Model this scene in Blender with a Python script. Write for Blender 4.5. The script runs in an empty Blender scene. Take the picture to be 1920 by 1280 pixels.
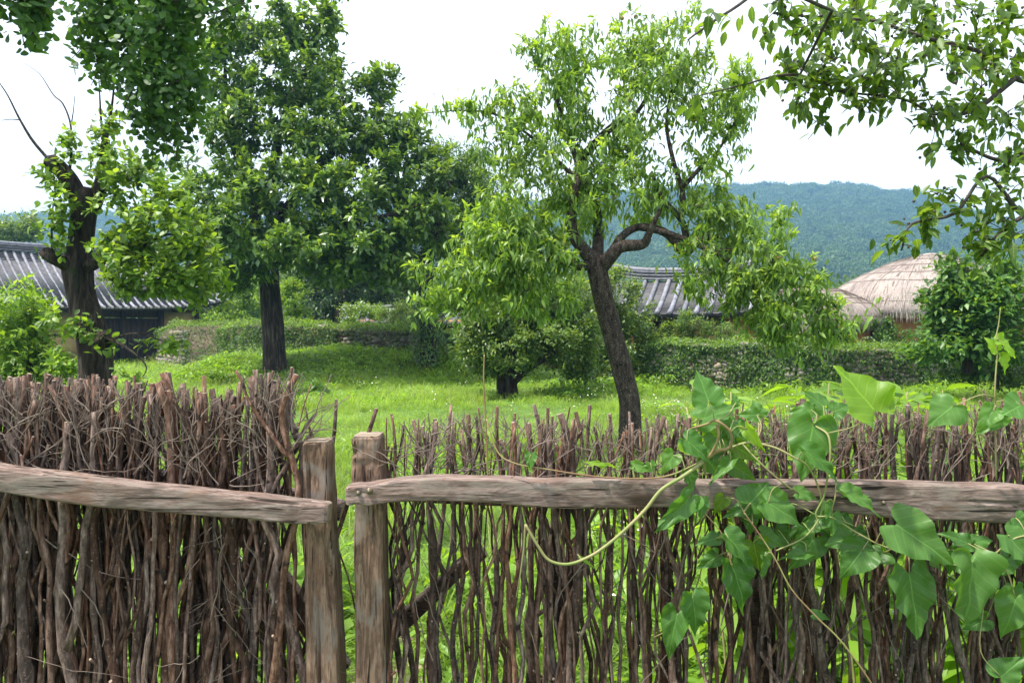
import bpy, math, random
import numpy as np
from mathutils import Vector, Matrix, noise as mnoise

rng = np.random.default_rng(7)
random.seed(7)
scene = bpy.context.scene
COL = scene.collection

# ------------------------------------------------------------------ camera, sky, sun, exposure
F_PX, CX, HZ, EYE = 1536.0, 960.0, 620.0, 1.6
cam_d = bpy.data.cameras.new('camera')
cam = bpy.data.objects.new('camera', cam_d); COL.objects.link(cam)
cam.location = (0, 0, EYE); cam.rotation_euler = (math.radians(90), 0, 0)
cam_d.sensor_width = 36.0; cam_d.lens = 36.0 * F_PX / 1920.0
cam_d.shift_y = -(640 - HZ) / 1920.0
cam_d.clip_start = 0.05; cam_d.clip_end = 6000
scene.camera = cam

SUN_EL, SUN_AZ = math.radians(61), math.radians(-112)          # azimuth from +Y, clockwise
world = bpy.data.worlds.new('World'); scene.world = world; world.use_nodes = True
wn, wl = world.node_tree.nodes, world.node_tree.links
wn.clear()
wo = wn.new('ShaderNodeOutputWorld'); wb = wn.new('ShaderNodeBackground'); sk = wn.new('ShaderNodeTexSky')
sk.sky_type = 'NISHITA'; sk.sun_disc = False; sk.sun_elevation = SUN_EL; sk.sun_rotation = SUN_AZ
sk.dust_density = 4.0; sk.air_density = 1.0
wm = wn.new('ShaderNodeMix'); wm.data_type = 'RGBA'; wm.inputs['Factor'].default_value = 0.82
wm.inputs['B'].default_value = (8.6, 8.8, 9.1, 1)             # thin bright cloud cover
wl.new(sk.outputs[0], wm.inputs['A']); wl.new(wm.outputs['Result'], wb.inputs['Color'])
wb.inputs['Strength'].default_value = 0.1
wl.new(wb.outputs[0], wo.inputs['Surface'])

sun_d = bpy.data.lights.new('sun', 'SUN'); sun = bpy.data.objects.new('sun', sun_d); COL.objects.link(sun)
sun_d.energy = 3.6; sun_d.angle = math.radians(2.5); sun_d.color = (1.0, 0.95, 0.86)
to_sun = Vector((math.sin(SUN_AZ) * math.cos(SUN_EL), math.cos(SUN_AZ) * math.cos(SUN_EL), math.sin(SUN_EL)))
sun.rotation_euler = to_sun.to_track_quat('Z', 'Y').to_euler()
sun.location = (-20, 5, 40)

vs = scene.view_settings
vs.view_transform = 'Standard'; vs.look = 'None'; vs.exposure = 1.28; vs.gamma = 1.0; vs.use_curve_mapping = False
cy = scene.cycles
cy.use_denoising = True
cy.max_bounces = 7; cy.diffuse_bounces = 3; cy.glossy_bounces = 2; cy.transmission_bounces = 3
cy.volume_bounces = 0; cy.transparent_max_bounces = 8
cy.sample_clamp_indirect = 6.0
scene.render.film_transparent = False

# ------------------------------------------------------------------ small helpers
def P(px, py, d):
    """a point of the place, given where it shows in the photograph and how far off it stands"""
    return np.array([(px - CX) / F_PX * d, d, EYE + (HZ - py) / F_PX * d])

def nrm(a):
    a = np.asarray(a, float)
    return a / np.maximum(np.linalg.norm(a, axis=-1, keepdims=True), 1e-9)

def smooth(e0, e1, x):
    t = np.clip((x - e0) / (e1 - e0), 0, 1)
    return t * t * (3 - 2 * t)

def mesh_np(name, V, quads=None, tris=None, smooth_sh=True, uv=None, mats=(), midx=None):
    me = bpy.data.meshes.new(name)
    V = np.asarray(V, np.float32)
    me.vertices.add(len(V)); me.vertices.foreach_set('co', V.ravel())
    L, starts, tot = [], [], 0
    for arr, k in ((quads, 4), (tris, 3)):
        if arr is not None and len(arr):
            arr = np.asarray(arr, np.int32)
            L.append(arr.ravel()); starts.append(tot + np.arange(len(arr)) * k); tot += arr.size
    L = np.concatenate(L).astype(np.int32); S = np.concatenate(starts).astype(np.int32)
    me.loops.add(len(L)); me.loops.foreach_set('vertex_index', L)
    me.polygons.add(len(S)); me.polygons.foreach_set('loop_start', S)
    if uv is not None:
        ul = me.uv_layers.new(name='UVMap')
        ul.data.foreach_set('uv', np.asarray(uv, np.float32)[L].ravel())
    me.update(calc_edges=True)
    if smooth_sh:
        me.polygons.foreach_set('use_smooth', np.ones(len(S), bool))
    for m in mats: me.materials.append(m)
    if midx is not None:
        me.polygons.foreach_set('material_index', np.asarray(midx, np.int32))
    me.validate()
    return me

class MB:
    """collects pieces of one mesh"""
    def __init__(s): s.V=[]; s.Q=[]; s.T=[]; s.qm=[]; s.tm=[]; s.n=0; s.U=[]
    def add(s, V, Q=None, T=None, m=0, uv=None):
        V = np.asarray(V, float).reshape(-1, 3)
        if Q is not None and len(Q): s.Q.append(np.asarray(Q) + s.n); s.qm.append(np.full(len(Q), m))
        if T is not None and len(T): s.T.append(np.asarray(T) + s.n); s.tm.append(np.full(len(T), m))
        s.V.append(V); s.U.append(np.zeros((len(V), 2)) if uv is None else uv); s.n += len(V)
    def mesh(s, name, mats, smooth_sh=True, uv=False):
        Q = np.concatenate(s.Q) if s.Q else None; T = np.concatenate(s.T) if s.T else None
        mi = np.concatenate(s.qm + s.tm)
        return mesh_np(name, np.concatenate(s.V), Q, T, smooth_sh, np.concatenate(s.U) if uv else None, mats, mi)
    def box(s, c, size, R=None, m=0):
        v = np.array([[x, y, z] for x in (-.5, .5) for y in (-.5, .5) for z in (-.5, .5)]) * size
        if R is not None: v = v @ np.asarray(R)
        s.add(v + np.asarray(c), [[0,1,3,2],[4,6,7,5],[0,4,5,1],[2,3,7,6],[0,2,6,4],[1,5,7,3]], m=m)
    def tube(s, pts, rad, sides=6, cap=True, m=0, capm=None, disp=None, ell=None):
        V, Q, T, ct = tube_np(pts, rad, sides, cap, disp, ell)
        n0 = s.n
        s.add(V, Q, None, m)
        if cap and len(T):
            s.T.append(T + n0); s.tm.append(np.full(len(T), m if capm is None else capm))

def tube_np(pts, rad, sides, cap=True, disp=None, ell=None):
    pts = np.asarray(pts, float); n = len(pts); rad = np.broadcast_to(np.asarray(rad, float), (n,))
    t = np.gradient(pts, axis=0); t = nrm(t)
    ref = np.array([0., 0., 1.]) if abs(t[0][2]) < 0.8 else np.array([1., 0., 0.])
    a = np.empty_like(pts); u = nrm(np.cross(t[0], ref)); a[0] = u
    for i in range(1, n):
        u = u - t[i] * np.dot(u, t[i]); u = u / max(np.linalg.norm(u), 1e-9); a[i] = u
    b = np.cross(t, a)
    th = np.arange(sides) * 2 * math.pi / sides
    r = rad[:, None] * np.ones((1, sides))
    if disp is not None: r = r * disp(pts, th)
    ca, sa = np.cos(th), np.sin(th)
    if ell is not None: sa = sa * ell
    V = pts[:, None, :] + r[..., None] * (ca[None, :, None] * a[:, None, :] + sa[None, :, None] * b[:, None, :])
    idx = np.arange(n * sides).reshape(n, sides); nx = np.roll(idx, -1, axis=1)
    Q = np.stack([idx[:-1], nx[:-1], nx[1:], idx[1:]], -1).reshape(-1, 4)
    V = V.reshape(-1, 3); T = np.zeros((0, 3), int)
    if cap:
        c0, c1 = len(V), len(V) + 1
        V = np.concatenate([V, pts[:1], pts[-1:]])
        T = np.concatenate([np.stack([np.full(sides, c0), nx[0], idx[0]], -1), np.stack([np.full(sides, c1), idx[-1], nx[-1]], -1)])
    return V, Q, T, None

def catmull(pts, per=6):
    pts = np.asarray(pts, float)
    if len(pts) < 3:
        u = np.linspace(0, 1, per + 1)[:, None]; return pts[0] * (1 - u) + pts[-1] * u
    p = np.concatenate([[2 * pts[0] - pts[1]], pts, [2 * pts[-1] - pts[-2]]]); out = []
    for i in range(1, len(p) - 2):
        u = np.linspace(0, 1, per, endpoint=False)[:, None]
        out.append(0.5 * (2 * p[i] + (p[i+1] - p[i-1]) * u + (2*p[i-1] - 5*p[i] + 4*p[i+1] - p[i+2]) * u**2 + (-p[i-1] + 3*p[i] - 3*p[i+1] + p[i+2]) * u**3))
    out.append(pts[-1:]); return np.concatenate(out)

def obj(name, me, parent=None, mat=None, M=None):
    o = bpy.data.objects.new(name, me); COL.objects.link(o)
    if mat is not None and not me.materials: me.materials.append(mat)
    if M is not None: o.matrix_basis = M
    if parent is not None:
        o.parent = parent
        root = parent
        while root.parent: root = root.parent
        if parent is root and root.type == 'EMPTY': o.matrix_parent_inverse = Matrix.Translation(-Vector(root.location))
    return o

def tag(o, label=None, cat=None, group=None, kind=None):
    if label: o['label'] = label
    if cat: o['category'] = cat
    if group: o['group'] = group
    if kind: o['kind'] = kind
    return o

def thing(name, label, cat, loc, group=None):
    o = bpy.data.objects.new(name, None); COL.objects.link(o); o.location = tuple(float(v) for v in loc)
    o.empty_display_size = 0.2
    return tag(o, label, cat, group)

def fbm(V, s, seed=0, oct=3):
    return np.array([mnoise.fractal(Vector((v[0]*s + seed*17.3, v[1]*s - seed*5.1, v[2]*s + seed*3.7)), 1.0, 2.0, oct) for v in V])

# ------------------------------------------------------------------ materials
def new_mat(name):
    m = bpy.data.materials.new(name); m.use_nodes = True
    n = m.node_tree.nodes; n.clear()
    return m, n, m.node_tree.links

def ramp(n, cols, interp='LINEAR'):
    r = n.new('ShaderNodeValToRGB'); r.color_ramp.interpolation = interp
    e = r.color_ramp.elements
    while len(e) < len(cols): e.new(0.5)
    for i, (p, c) in enumerate(cols):
        e[i].position = p; e[i].color = (*c, 1)
    return r

def leaf_mat(name, dark, mid, light, trans=0.35, rough=0.45, per='island', tcol=None, spec=0.4, veins=False, tone=1.3, tone_amp=.2):
    m, n, l = new_mat(name)
    out = n.new('ShaderNodeOutputMaterial'); pb = n.new('ShaderNodeBsdfPrincipled'); tr = n.new('ShaderNodeBsdfTranslucent'); mx = n.new('ShaderNodeMixShader')
    if per == 'island':
        g = n.new('ShaderNodeNewGeometry'); src = g.outputs['Random Per Island']
    elif per == 'both':
        g = n.new('ShaderNodeNewGeometry'); oi = n.new('ShaderNodeObjectInfo'); a = n.new('ShaderNodeMath'); a.operation = 'ADD'
        l.new(g.outputs['Random Per Island'], a.inputs[0]); l.new(oi.outputs['Random'], a.inputs[1])
        h = n.new('ShaderNodeMath'); h.operation = 'MULTIPLY'; h.inputs[1].default_value = 0.5; l.new(a.outputs[0], h.inputs[0]); src = h.outputs[0]
    else:
        oi = n.new('ShaderNodeObjectInfo'); src = oi.outputs['Random']
    r = ramp(n, [(0.0, dark), (0.5, mid), (1.0, light)]); l.new(src, r.inputs[0])
    tc = n.new('ShaderNodeTexCoord'); nz = n.new('ShaderNodeTexNoise'); nz.inputs['Scale'].default_value = tone
    gp = n.new('ShaderNodeNewGeometry'); l.new(gp.outputs['Position'], nz.inputs['Vector'])
    hs = n.new('ShaderNodeHueSaturation'); l.new(r.outputs[0], hs.inputs['Color'])
    mr = n.new('ShaderNodeMapRange'); mr.inputs[1].default_value = 0.3; mr.inputs[2].default_value = 0.7; mr.inputs[3].default_value = 1 - tone_amp; mr.inputs[4].default_value = 1 + tone_amp
    l.new(nz.outputs['Fac'], mr.inputs[0]); l.new(mr.outputs[0], hs.inputs['Value'])
    col = hs.outputs[0]
    if veins:
        uv = n.new('ShaderNodeUVMap'); sx = n.new('ShaderNodeSeparateXYZ'); l.new(uv.outputs[0], sx.inputs[0])
        ab = n.new('ShaderNodeMath'); ab.operation = 'ABSOLUTE'; l.new(sx.outputs[0], ab.inputs[0])
        k = n.new('ShaderNodeMath'); k.operation = 'MULTIPLY'; k.inputs[1].default_value = -0.85; l.new(ab.outputs[0], k.inputs[0])
        s = n.new('ShaderNodeMath'); s.operation = 'ADD'; l.new(sx.outputs[1], s.inputs[0]); l.new(k.outputs[0], s.inputs[1])
        q = n.new('ShaderNodeMath'); q.operation = 'MULTIPLY'; q.inputs[1].default_value = 34.0; l.new(s.outputs[0], q.inputs[0])
        si = n.new('ShaderNodeMath'); si.operation = 'SINE'; l.new(q.outputs[0], si.inputs[0])
        v1 = n.new('ShaderNodeMapRange'); v1.inputs[1].default_value = 0.9; v1.inputs[2].default_value = 1.0; v1.inputs[3].default_value = 0; v1.inputs[4].default_value = 0.22
        l.new(si.outputs[0], v1.inputs[0])
        v2 = n.new('ShaderNodeMapRange'); v2.inputs[1].default_value = 0.018; v2.inputs[2].default_value = 0.006; v2.inputs[3].default_value = 0; v2.inputs[4].default_value = 0.5
        l.new(ab.outputs[0], v2.inputs[0])
        vm = n.new('ShaderNodeMath'); vm.operation = 'MAXIMUM'; l.new(v1.outputs[0], vm.inputs[0]); l.new(v2.outputs[0], vm.inputs[1])
        mc = n.new('ShaderNodeMix'); mc.data_type = 'RGBA'; l.new(vm.outputs[0], mc.inputs['Factor']); l.new(col, mc.inputs['A'])
        mc.inputs['B'].default_value = (*(min(1, c * 1.7 + 0.02) for c in light), 1); col = mc.outputs['Result']
        # blemishes and slow blotches
        n2 = n.new('ShaderNodeTexNoise'); n2.inputs['Scale'].default_value = 60; l.new(tc.outputs['Object'], n2.inputs['Vector'])
        bl = n.new('ShaderNodeMapRange'); bl.inputs[1].default_value = 0.64; bl.inputs[2].default_value = 0.70; l.new(n2.outputs['Fac'], bl.inputs[0])
        bm = n.new('ShaderNodeMix'); bm.data_type = 'RGBA'; l.new(bl.outputs[0], bm.inputs['Factor']); l.new(col, bm.inputs['A']); bm.inputs['B'].default_value = (0.20, 0.17, 0.05, 1)
        col = bm.outputs['Result']
        bp = n.new('ShaderNodeBump'); bp.inputs['Strength'].default_value = 0.35; bp.inputs['Distance'].default_value = 0.002; bp.invert = True
        l.new(vm.outputs[0], bp.inputs['Height']); l.new(bp.outputs[0], pb.inputs['Normal'])
    l.new(col, pb.inputs['Base Color']); pb.inputs['Roughness'].default_value = rough; pb.inputs['Specular IOR Level'].default_value = spec
    tm = n.new('ShaderNodeMix'); tm.data_type = 'RGBA'; tm.blend_type = 'MULTIPLY'; tm.inputs['Factor'].default_value = 1
    l.new(col, tm.inputs['A']); tm.inputs['B'].default_value = (*(tcol or (2.2, 2.0, 0.8)), 1); l.new(tm.outputs['Result'], tr.inputs['Color'])
    mx.inputs[0].default_value = trans
    l.new(pb.outputs[0], mx.inputs[1]); l.new(tr.outputs[0], mx.inputs[2]); l.new(mx.outputs[0], out.inputs['Surface'])
    return m

def noise_mat(name, cols, scale=(1, 1, 1), nscale=5.0, rough=0.85, bump=0.4, bdist=0.01, detail=6, coord='Object', rnd=0.0, spots=None, distort=0.0, spec=0.3, bump_scale=None):
    m, n, l = new_mat(name)
    out = n.new('ShaderNodeOutputMaterial'); pb = n.new('ShaderNodeBsdfPrincipled'); l.new(pb.outputs[0], out.inputs['Surface'])
    tc = n.new('ShaderNodeTexCoord'); mp = n.new('ShaderNodeMapping'); mp.inputs['Scale'].default_value = scale
    l.new(tc.outputs[coord], mp.inputs['Vector'])
    if rnd:
        oi = n.new('ShaderNodeObjectInfo'); va = n.new('ShaderNodeVectorMath'); va.operation = 'SCALE'; va.inputs[0].default_value = (37, 53, 71)
        l.new(oi.outputs['Random'], va.inputs['Scale']); ad = n.new('ShaderNodeVectorMath'); l.new(mp.outputs[0], ad.inputs[0]); l.new(va.outputs[0], ad.inputs[1]); vec = ad.outputs[0]
    else: vec = mp.outputs[0]
    nz = n.new('ShaderNodeTexNoise'); nz.inputs['Scale'].default_value = nscale; nz.inputs['Detail'].default_value = detail; nz.inputs['Roughness'].default_value = 0.65; nz.inputs['Distortion'].default_value = distort
    l.new(vec, nz.inputs['Vector'])
    r = ramp(n, cols); l.new(nz.outputs['Fac'], r.inputs[0]); col = r.outputs[0]
    if rnd:
        hs = n.new('ShaderNodeHueSaturation'); mr = n.new('ShaderNodeMapRange'); mr.inputs[3].default_value = 1 - rnd; mr.inputs[4].default_value = 1 + rnd
        l.new(oi.outputs['Random'], mr.inputs[0]); l.new(mr.outputs[0], hs.inputs['Value']); l.new(col, hs.inputs['Color'])
        m2 = n.new('ShaderNodeMath'); m2.operation = 'MULTIPLY'; m2.inputs[1].default_value = 7.31; l.new(oi.outputs['Random'], m2.inputs[0])
        m3 = n.new('ShaderNodeMath'); m3.operation = 'FRACT'; l.new(m2.outputs[0], m3.inputs[0])
        ms = n.new('ShaderNodeMapRange'); ms.inputs[3].default_value = 0.72; ms.inputs[4].default_value = 1.35; l.new(m3.outputs[0], ms.inputs[0]); l.new(ms.outputs[0], hs.inputs['Saturation'])
        col = hs.outputs[0]
    if spots:
        for (sc, lo, hi, c) in spots:
            n2 = n.new('ShaderNodeTexNoise'); n2.inputs['Scale'].default_value = sc; n2.inputs['Detail'].default_value = 4
            l.new(tc.outputs[coord], n2.inputs['Vector'])
            mr = n.new('ShaderNodeMapRange'); mr.inputs[1].default_value = lo; mr.inputs[2].default_value = hi; l.new(n2.outputs['Fac'], mr.inputs[0])
            mc = n.new('ShaderNodeMix'); mc.data_type = 'RGBA'; l.new(mr.outputs[0], mc.inputs['Factor']); l.new(col, mc.inputs['A']); mc.inputs['B'].default_value = (*c, 1); col = mc.outputs['Result']
    l.new(col, pb.inputs['Base Color']); pb.inputs['Roughness'].default_value = rough; pb.inputs['Specular IOR Level'].default_value = spec
    if bump:
        bp = n.new('ShaderNodeBump'); bp.inputs['Strength'].default_value = bump; bp.inputs['Distance'].default_value = bdist
        h = nz
        if bump_scale:
            h = n.new('ShaderNodeTexNoise'); h.inputs['Scale'].default_value = bump_scale; h.inputs['Detail'].default_value = 5; l.new(vec, h.inputs['Vector'])
        l.new(h.outputs['Fac'], bp.inputs['Height']); l.new(bp.outputs[0], pb.inputs['Normal'])
    return m

def flat_mat(name, c, rough=0.7, spec=0.3, metallic=0.0):
    m, n, l = new_mat(name)
    out = n.new('ShaderNodeOutputMaterial'); pb = n.new('ShaderNodeBsdfPrincipled'); l.new(pb.outputs[0], out.inputs['Surface'])
    pb.inputs['Base Color'].default_value = (*c, 1); pb.inputs['Roughness'].default_value = rough; pb.inputs['Specular IOR Level'].default_value = spec; pb.inputs['Metallic'].default_value = metallic
    return m

def timber_mat(name, axis, base, light, dark):
    """weathered hewn timber: fine grain, dark checks, knots, silvered and stained patches"""
    m, n, l = new_mat(name)
    out = n.new('ShaderNodeOutputMaterial'); pb = n.new('ShaderNodeBsdfPrincipled'); l.new(pb.outputs[0], out.inputs['Surface'])
    tc = n.new('ShaderNodeTexCoord')
    def noise(along, s, det=6, dist=0.0, ro=0.6):
        mp = n.new('ShaderNodeMapping'); sc = [1.0] * 3; sc[axis] = along; mp.inputs['Scale'].default_value = sc
        l.new(tc.outputs['Object'], mp.inputs['Vector']); z = n.new('ShaderNodeTexNoise'); z.inputs['Scale'].default_value = s; z.inputs['Detail'].default_value = det
        z.inputs['Distortion'].default_value = dist; z.inputs['Roughness'].default_value = ro; l.new(mp.outputs[0], z.inputs['Vector']); return z.outputs['Fac']
    def over(col, fac, c, blend='MIX'):
        k = n.new('ShaderNodeMix'); k.data_type = 'RGBA'; k.blend_type = blend; l.new(fac, k.inputs['Factor']); l.new(col, k.inputs['A']); k.inputs['B'].default_value = (*c, 1); return k.outputs['Result']
    def rng_(src, a, b, lo, hi):
        q = n.new('ShaderNodeMapRange'); q.inputs[1].default_value = a; q.inputs[2].default_value = b; q.inputs[3].default_value = lo; q.inputs[4].default_value = hi; l.new(src, q.inputs[0]); return q.outputs[0]
    grain = noise(.09, 170, 4, .5); mid = noise(.22, 42, 8, .8, .7); broad = noise(.5, 13, 7, .6); patch = noise(.55, 8, 8, .8); check = noise(.03, 95, 2, .5)
    r = ramp(n, [(0.32, dark), (0.5, base), (0.68, light)]); l.new(mid, r.inputs[0]); col = r.outputs[0]
    col = over(col, rng_(grain, .55, .40, 0, .6), tuple(c * .45 for c in dark))
    col = over(col, rng_(broad, .52, .60, 0, .75), (.225, .185, .155))                # silvered
    col = over(col, rng_(patch, .56, .63, 0, .5), (.19, .105, .068))                  # reddish sapwood
    col = over(col, rng_(patch, .43, .36, 0, .7), (.06, .045, .035))                # damp stain
    ck = rng_(check, .37, .33, 0, .92); col = over(col, ck, (.016, .011, .008))
    mp = n.new('ShaderNodeMapping'); sc = [6.5] * 3; sc[axis] = 3.6; mp.inputs['Scale'].default_value = sc; l.new(tc.outputs['Object'], mp.inputs['Vector'])
    vo = n.new('ShaderNodeTexVoronoi'); vo.inputs['Scale'].default_value = 1.0; l.new(mp.outputs[0], vo.inputs['Vector'])
    kn = rng_(vo.outputs['Distance'], .17, .09, 0, .8); col = over(col, kn, (.045, .026, .016))
    l.new(col, pb.inputs['Base Color']); pb.inputs['Roughness'].default_value = .85; pb.inputs['Specular IOR Level'].default_value = .2
    hs = n.new('ShaderNodeMath'); hs.operation = 'SUBTRACT'; l.new(mid, hs.inputs[0]); l.new(ck, hs.inputs[1])
    bp = n.new('ShaderNodeBump'); bp.inputs['Strength'].default_value = .8; bp.inputs['Distance'].default_value = .006; l.new(hs.outputs[0], bp.inputs['Height']); l.new(bp.outputs[0], pb.inputs['Normal'])
    return m

# ------------------------------------------------------------------ leaf shapes, scatter, trees
def leaf_tmpl(prof, fold=0.25, curve=0.3):
    """rows of (t, half width); unit length along +Y, upper side +Z"""
    V, Q, T, U, rows = [], [], [], [], []
    for t, w in prof:
        z = -curve * t * t; y = t * (1 - 0.12 * curve)
        if w <= 0: rows.append((len(V),)); V.append((0, y, z)); U.append((0, t))
        else:
            i = len(V); V += [(-w, y, z + fold * w), (0, y, z), (w, y, z + fold * w)]; U += [(-w, t), (0, t), (w, t)]; rows.append((i, i+1, i+2))
    for a, b in zip(rows, rows[1:]):
        if len(a) == 1 and len(b) == 3: T += [(a[0], b[1], b[0]), (a[0], b[2], b[1])]
        elif len(a) == 3 and len(b) == 1: T += [(a[0], a[1], b[0]), (a[1], a[2], b[0])]
        elif len(a) == 3: Q += [(a[0], a[1], b[1], b[0]), (a[1], a[2], b[2], b[1])]
    return np.array(V, float), np.array(Q, int).reshape(-1, 4), np.array(T, int).reshape(-1, 3), np.array(U, float)

LANCE = [leaf_tmpl([(0, 0), (.1, .02), (.33, .135), (.6, .135), (.84, .065), (1, 0)], .35, c) for c in (.15, .45, .8)]
OVAL_N = [leaf_tmpl([(0, 0), (.1, .015), (.28, .15), (.52, .20), (.76, .14), (.92, .04), (1, 0)], .3, c) for c in (.05, .25, .5)]
OVAL = [leaf_tmpl([(0, 0), (.1, .02), (.3, .19), (.55, .25), (.8, .16), (1, 0)], .3, c) for c in (.05, .25, .5)]
OVAL_LO = [leaf_tmpl([(0, 0), (.45, .24), (1, 0)], .3, c) for c in (.1, .4)]
NARROW_LO = [leaf_tmpl([(0, 0), (.45, .15), (1, 0)], .3, c) for c in (.1, .45)]
ROUND = [leaf_tmpl([(0, 0), (.12, .02), (.28, .17), (.5, .25), (.75, .22), (.93, .09), (1, 0)], .2, c) for c in (.0, .25, .45)]
FAN = [leaf_tmpl([(0, .008), (.42, .012), (.58, .20), (.74, .38), (.88, .44), (.98, .33), (1.02, .16)], .12, c) for c in (.0, .2, .35)]

def leaf_cloud(Pos, D, N, S, tmpls, midx=None, wsc=None):
    """many leaves as one mesh: Pos, axis D, upper normal N, length S"""
    D = nrm(D); X = nrm(np.cross(D, N)); Z = np.cross(X, D)
    k = rng.integers(0, len(tmpls), len(Pos)); Vs, Qs, Ts, qm, tm, Us, off = [], [], [], [], [], [], 0
    if midx is None: midx = np.zeros(len(Pos), int)
    if wsc is None: wsc = rng.uniform(.85, 1.2, len(Pos))
    for j, (v, q, t, u) in enumerate(tmpls):
        s = np.where(k == j)[0]
        if not len(s): continue
        W = Pos[s][:, None] + S[s][:, None, None] * (v[None, :, 0:1] * wsc[s][:, None, None] * X[s][:, None] + v[None, :, 1:2] * D[s][:, None] + v[None, :, 2:3] * Z[s][:, None])
        base = off + np.arange(len(s)) * len(v)
        Vs.append(W.reshape(-1, 3)); Us.append(np.tile(u, (len(s), 1)))
        if len(q): Qs.append((base[:, None, None] + q[None]).reshape(-1, 4)); qm.append(np.repeat(midx[s], len(q)))
        if len(t): Ts.append((base[:, None, None] + t[None]).reshape(-1, 3)); tm.append(np.repeat(midx[s], len(t)))
        off += len(s) * len(v)
    return np.concatenate(Vs), (np.concatenate(Qs) if Qs else None), (np.concatenate(Ts) if Ts else None), np.concatenate(qm + tm), np.concatenate(Us)

def leaf_mesh(name, Pos, D, N, S, tmpls, mats, midx=None):
    V, Q, T, mi, U = leaf_cloud(Pos, D, N, S, tmpls, midx)
    return mesh_np(name, V, Q, T, True, U, mats, mi)

_proto_leaf = {}
def leaf_objects(parent, Pos, D, N, S, tmpls, mat):
    """single leaves, each an object of its own that shares its mesh"""
    D = nrm(D); X = nrm(np.cross(D, N)); Z = np.cross(X, D)
    for i in range(len(Pos)):
        j = int(rng.integers(0, len(tmpls))); key = (id(tmpls), j, mat.name)
        if key not in _proto_leaf:
            v, q, t, u = tmpls[j]; _proto_leaf[key] = mesh_np('leaf', v, q, t, True, u, [mat])
        w = rng.uniform(.85, 1.2)
        M = Matrix(((X[i][0]*S[i]*w, D[i][0]*S[i], Z[i][0]*S[i], Pos[i][0]), (X[i][1]*S[i]*w, D[i][1]*S[i], Z[i][1]*S[i], Pos[i][1]),
                    (X[i][2]*S[i]*w, D[i][2]*S[i], Z[i][2]*S[i], Pos[i][2]), (0, 0, 0, 1)))
        o = bpy.data.objects.new('leaf', _proto_leaf[key]); COL.objects.link(o); o.parent = parent; o.matrix_basis = M

def rand_unit(n):
    return nrm(rng.normal(size=(n, 3)))

def bark_disp(amp, fr, seed):
    def f(pts, th):
        out = np.ones((len(pts), len(th)))
        s = np.concatenate([[0], np.cumsum(np.linalg.norm(np.diff(pts, axis=0), axis=1))])
        for i in range(len(pts)):
            for j in range(len(th)):
                c, q = math.cos(th[j]), math.sin(th[j])
                a = mnoise.noise(Vector((c * 1.1 + seed, q * 1.1, s[i] * 1.1)))
                b = mnoise.noise(Vector((c * fr, q * fr + seed, s[i] * 2.2)))
                out[i, j] += amp * (0.9 * a + 0.75 * (abs(b) - .25))
        return out
    return f

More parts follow.
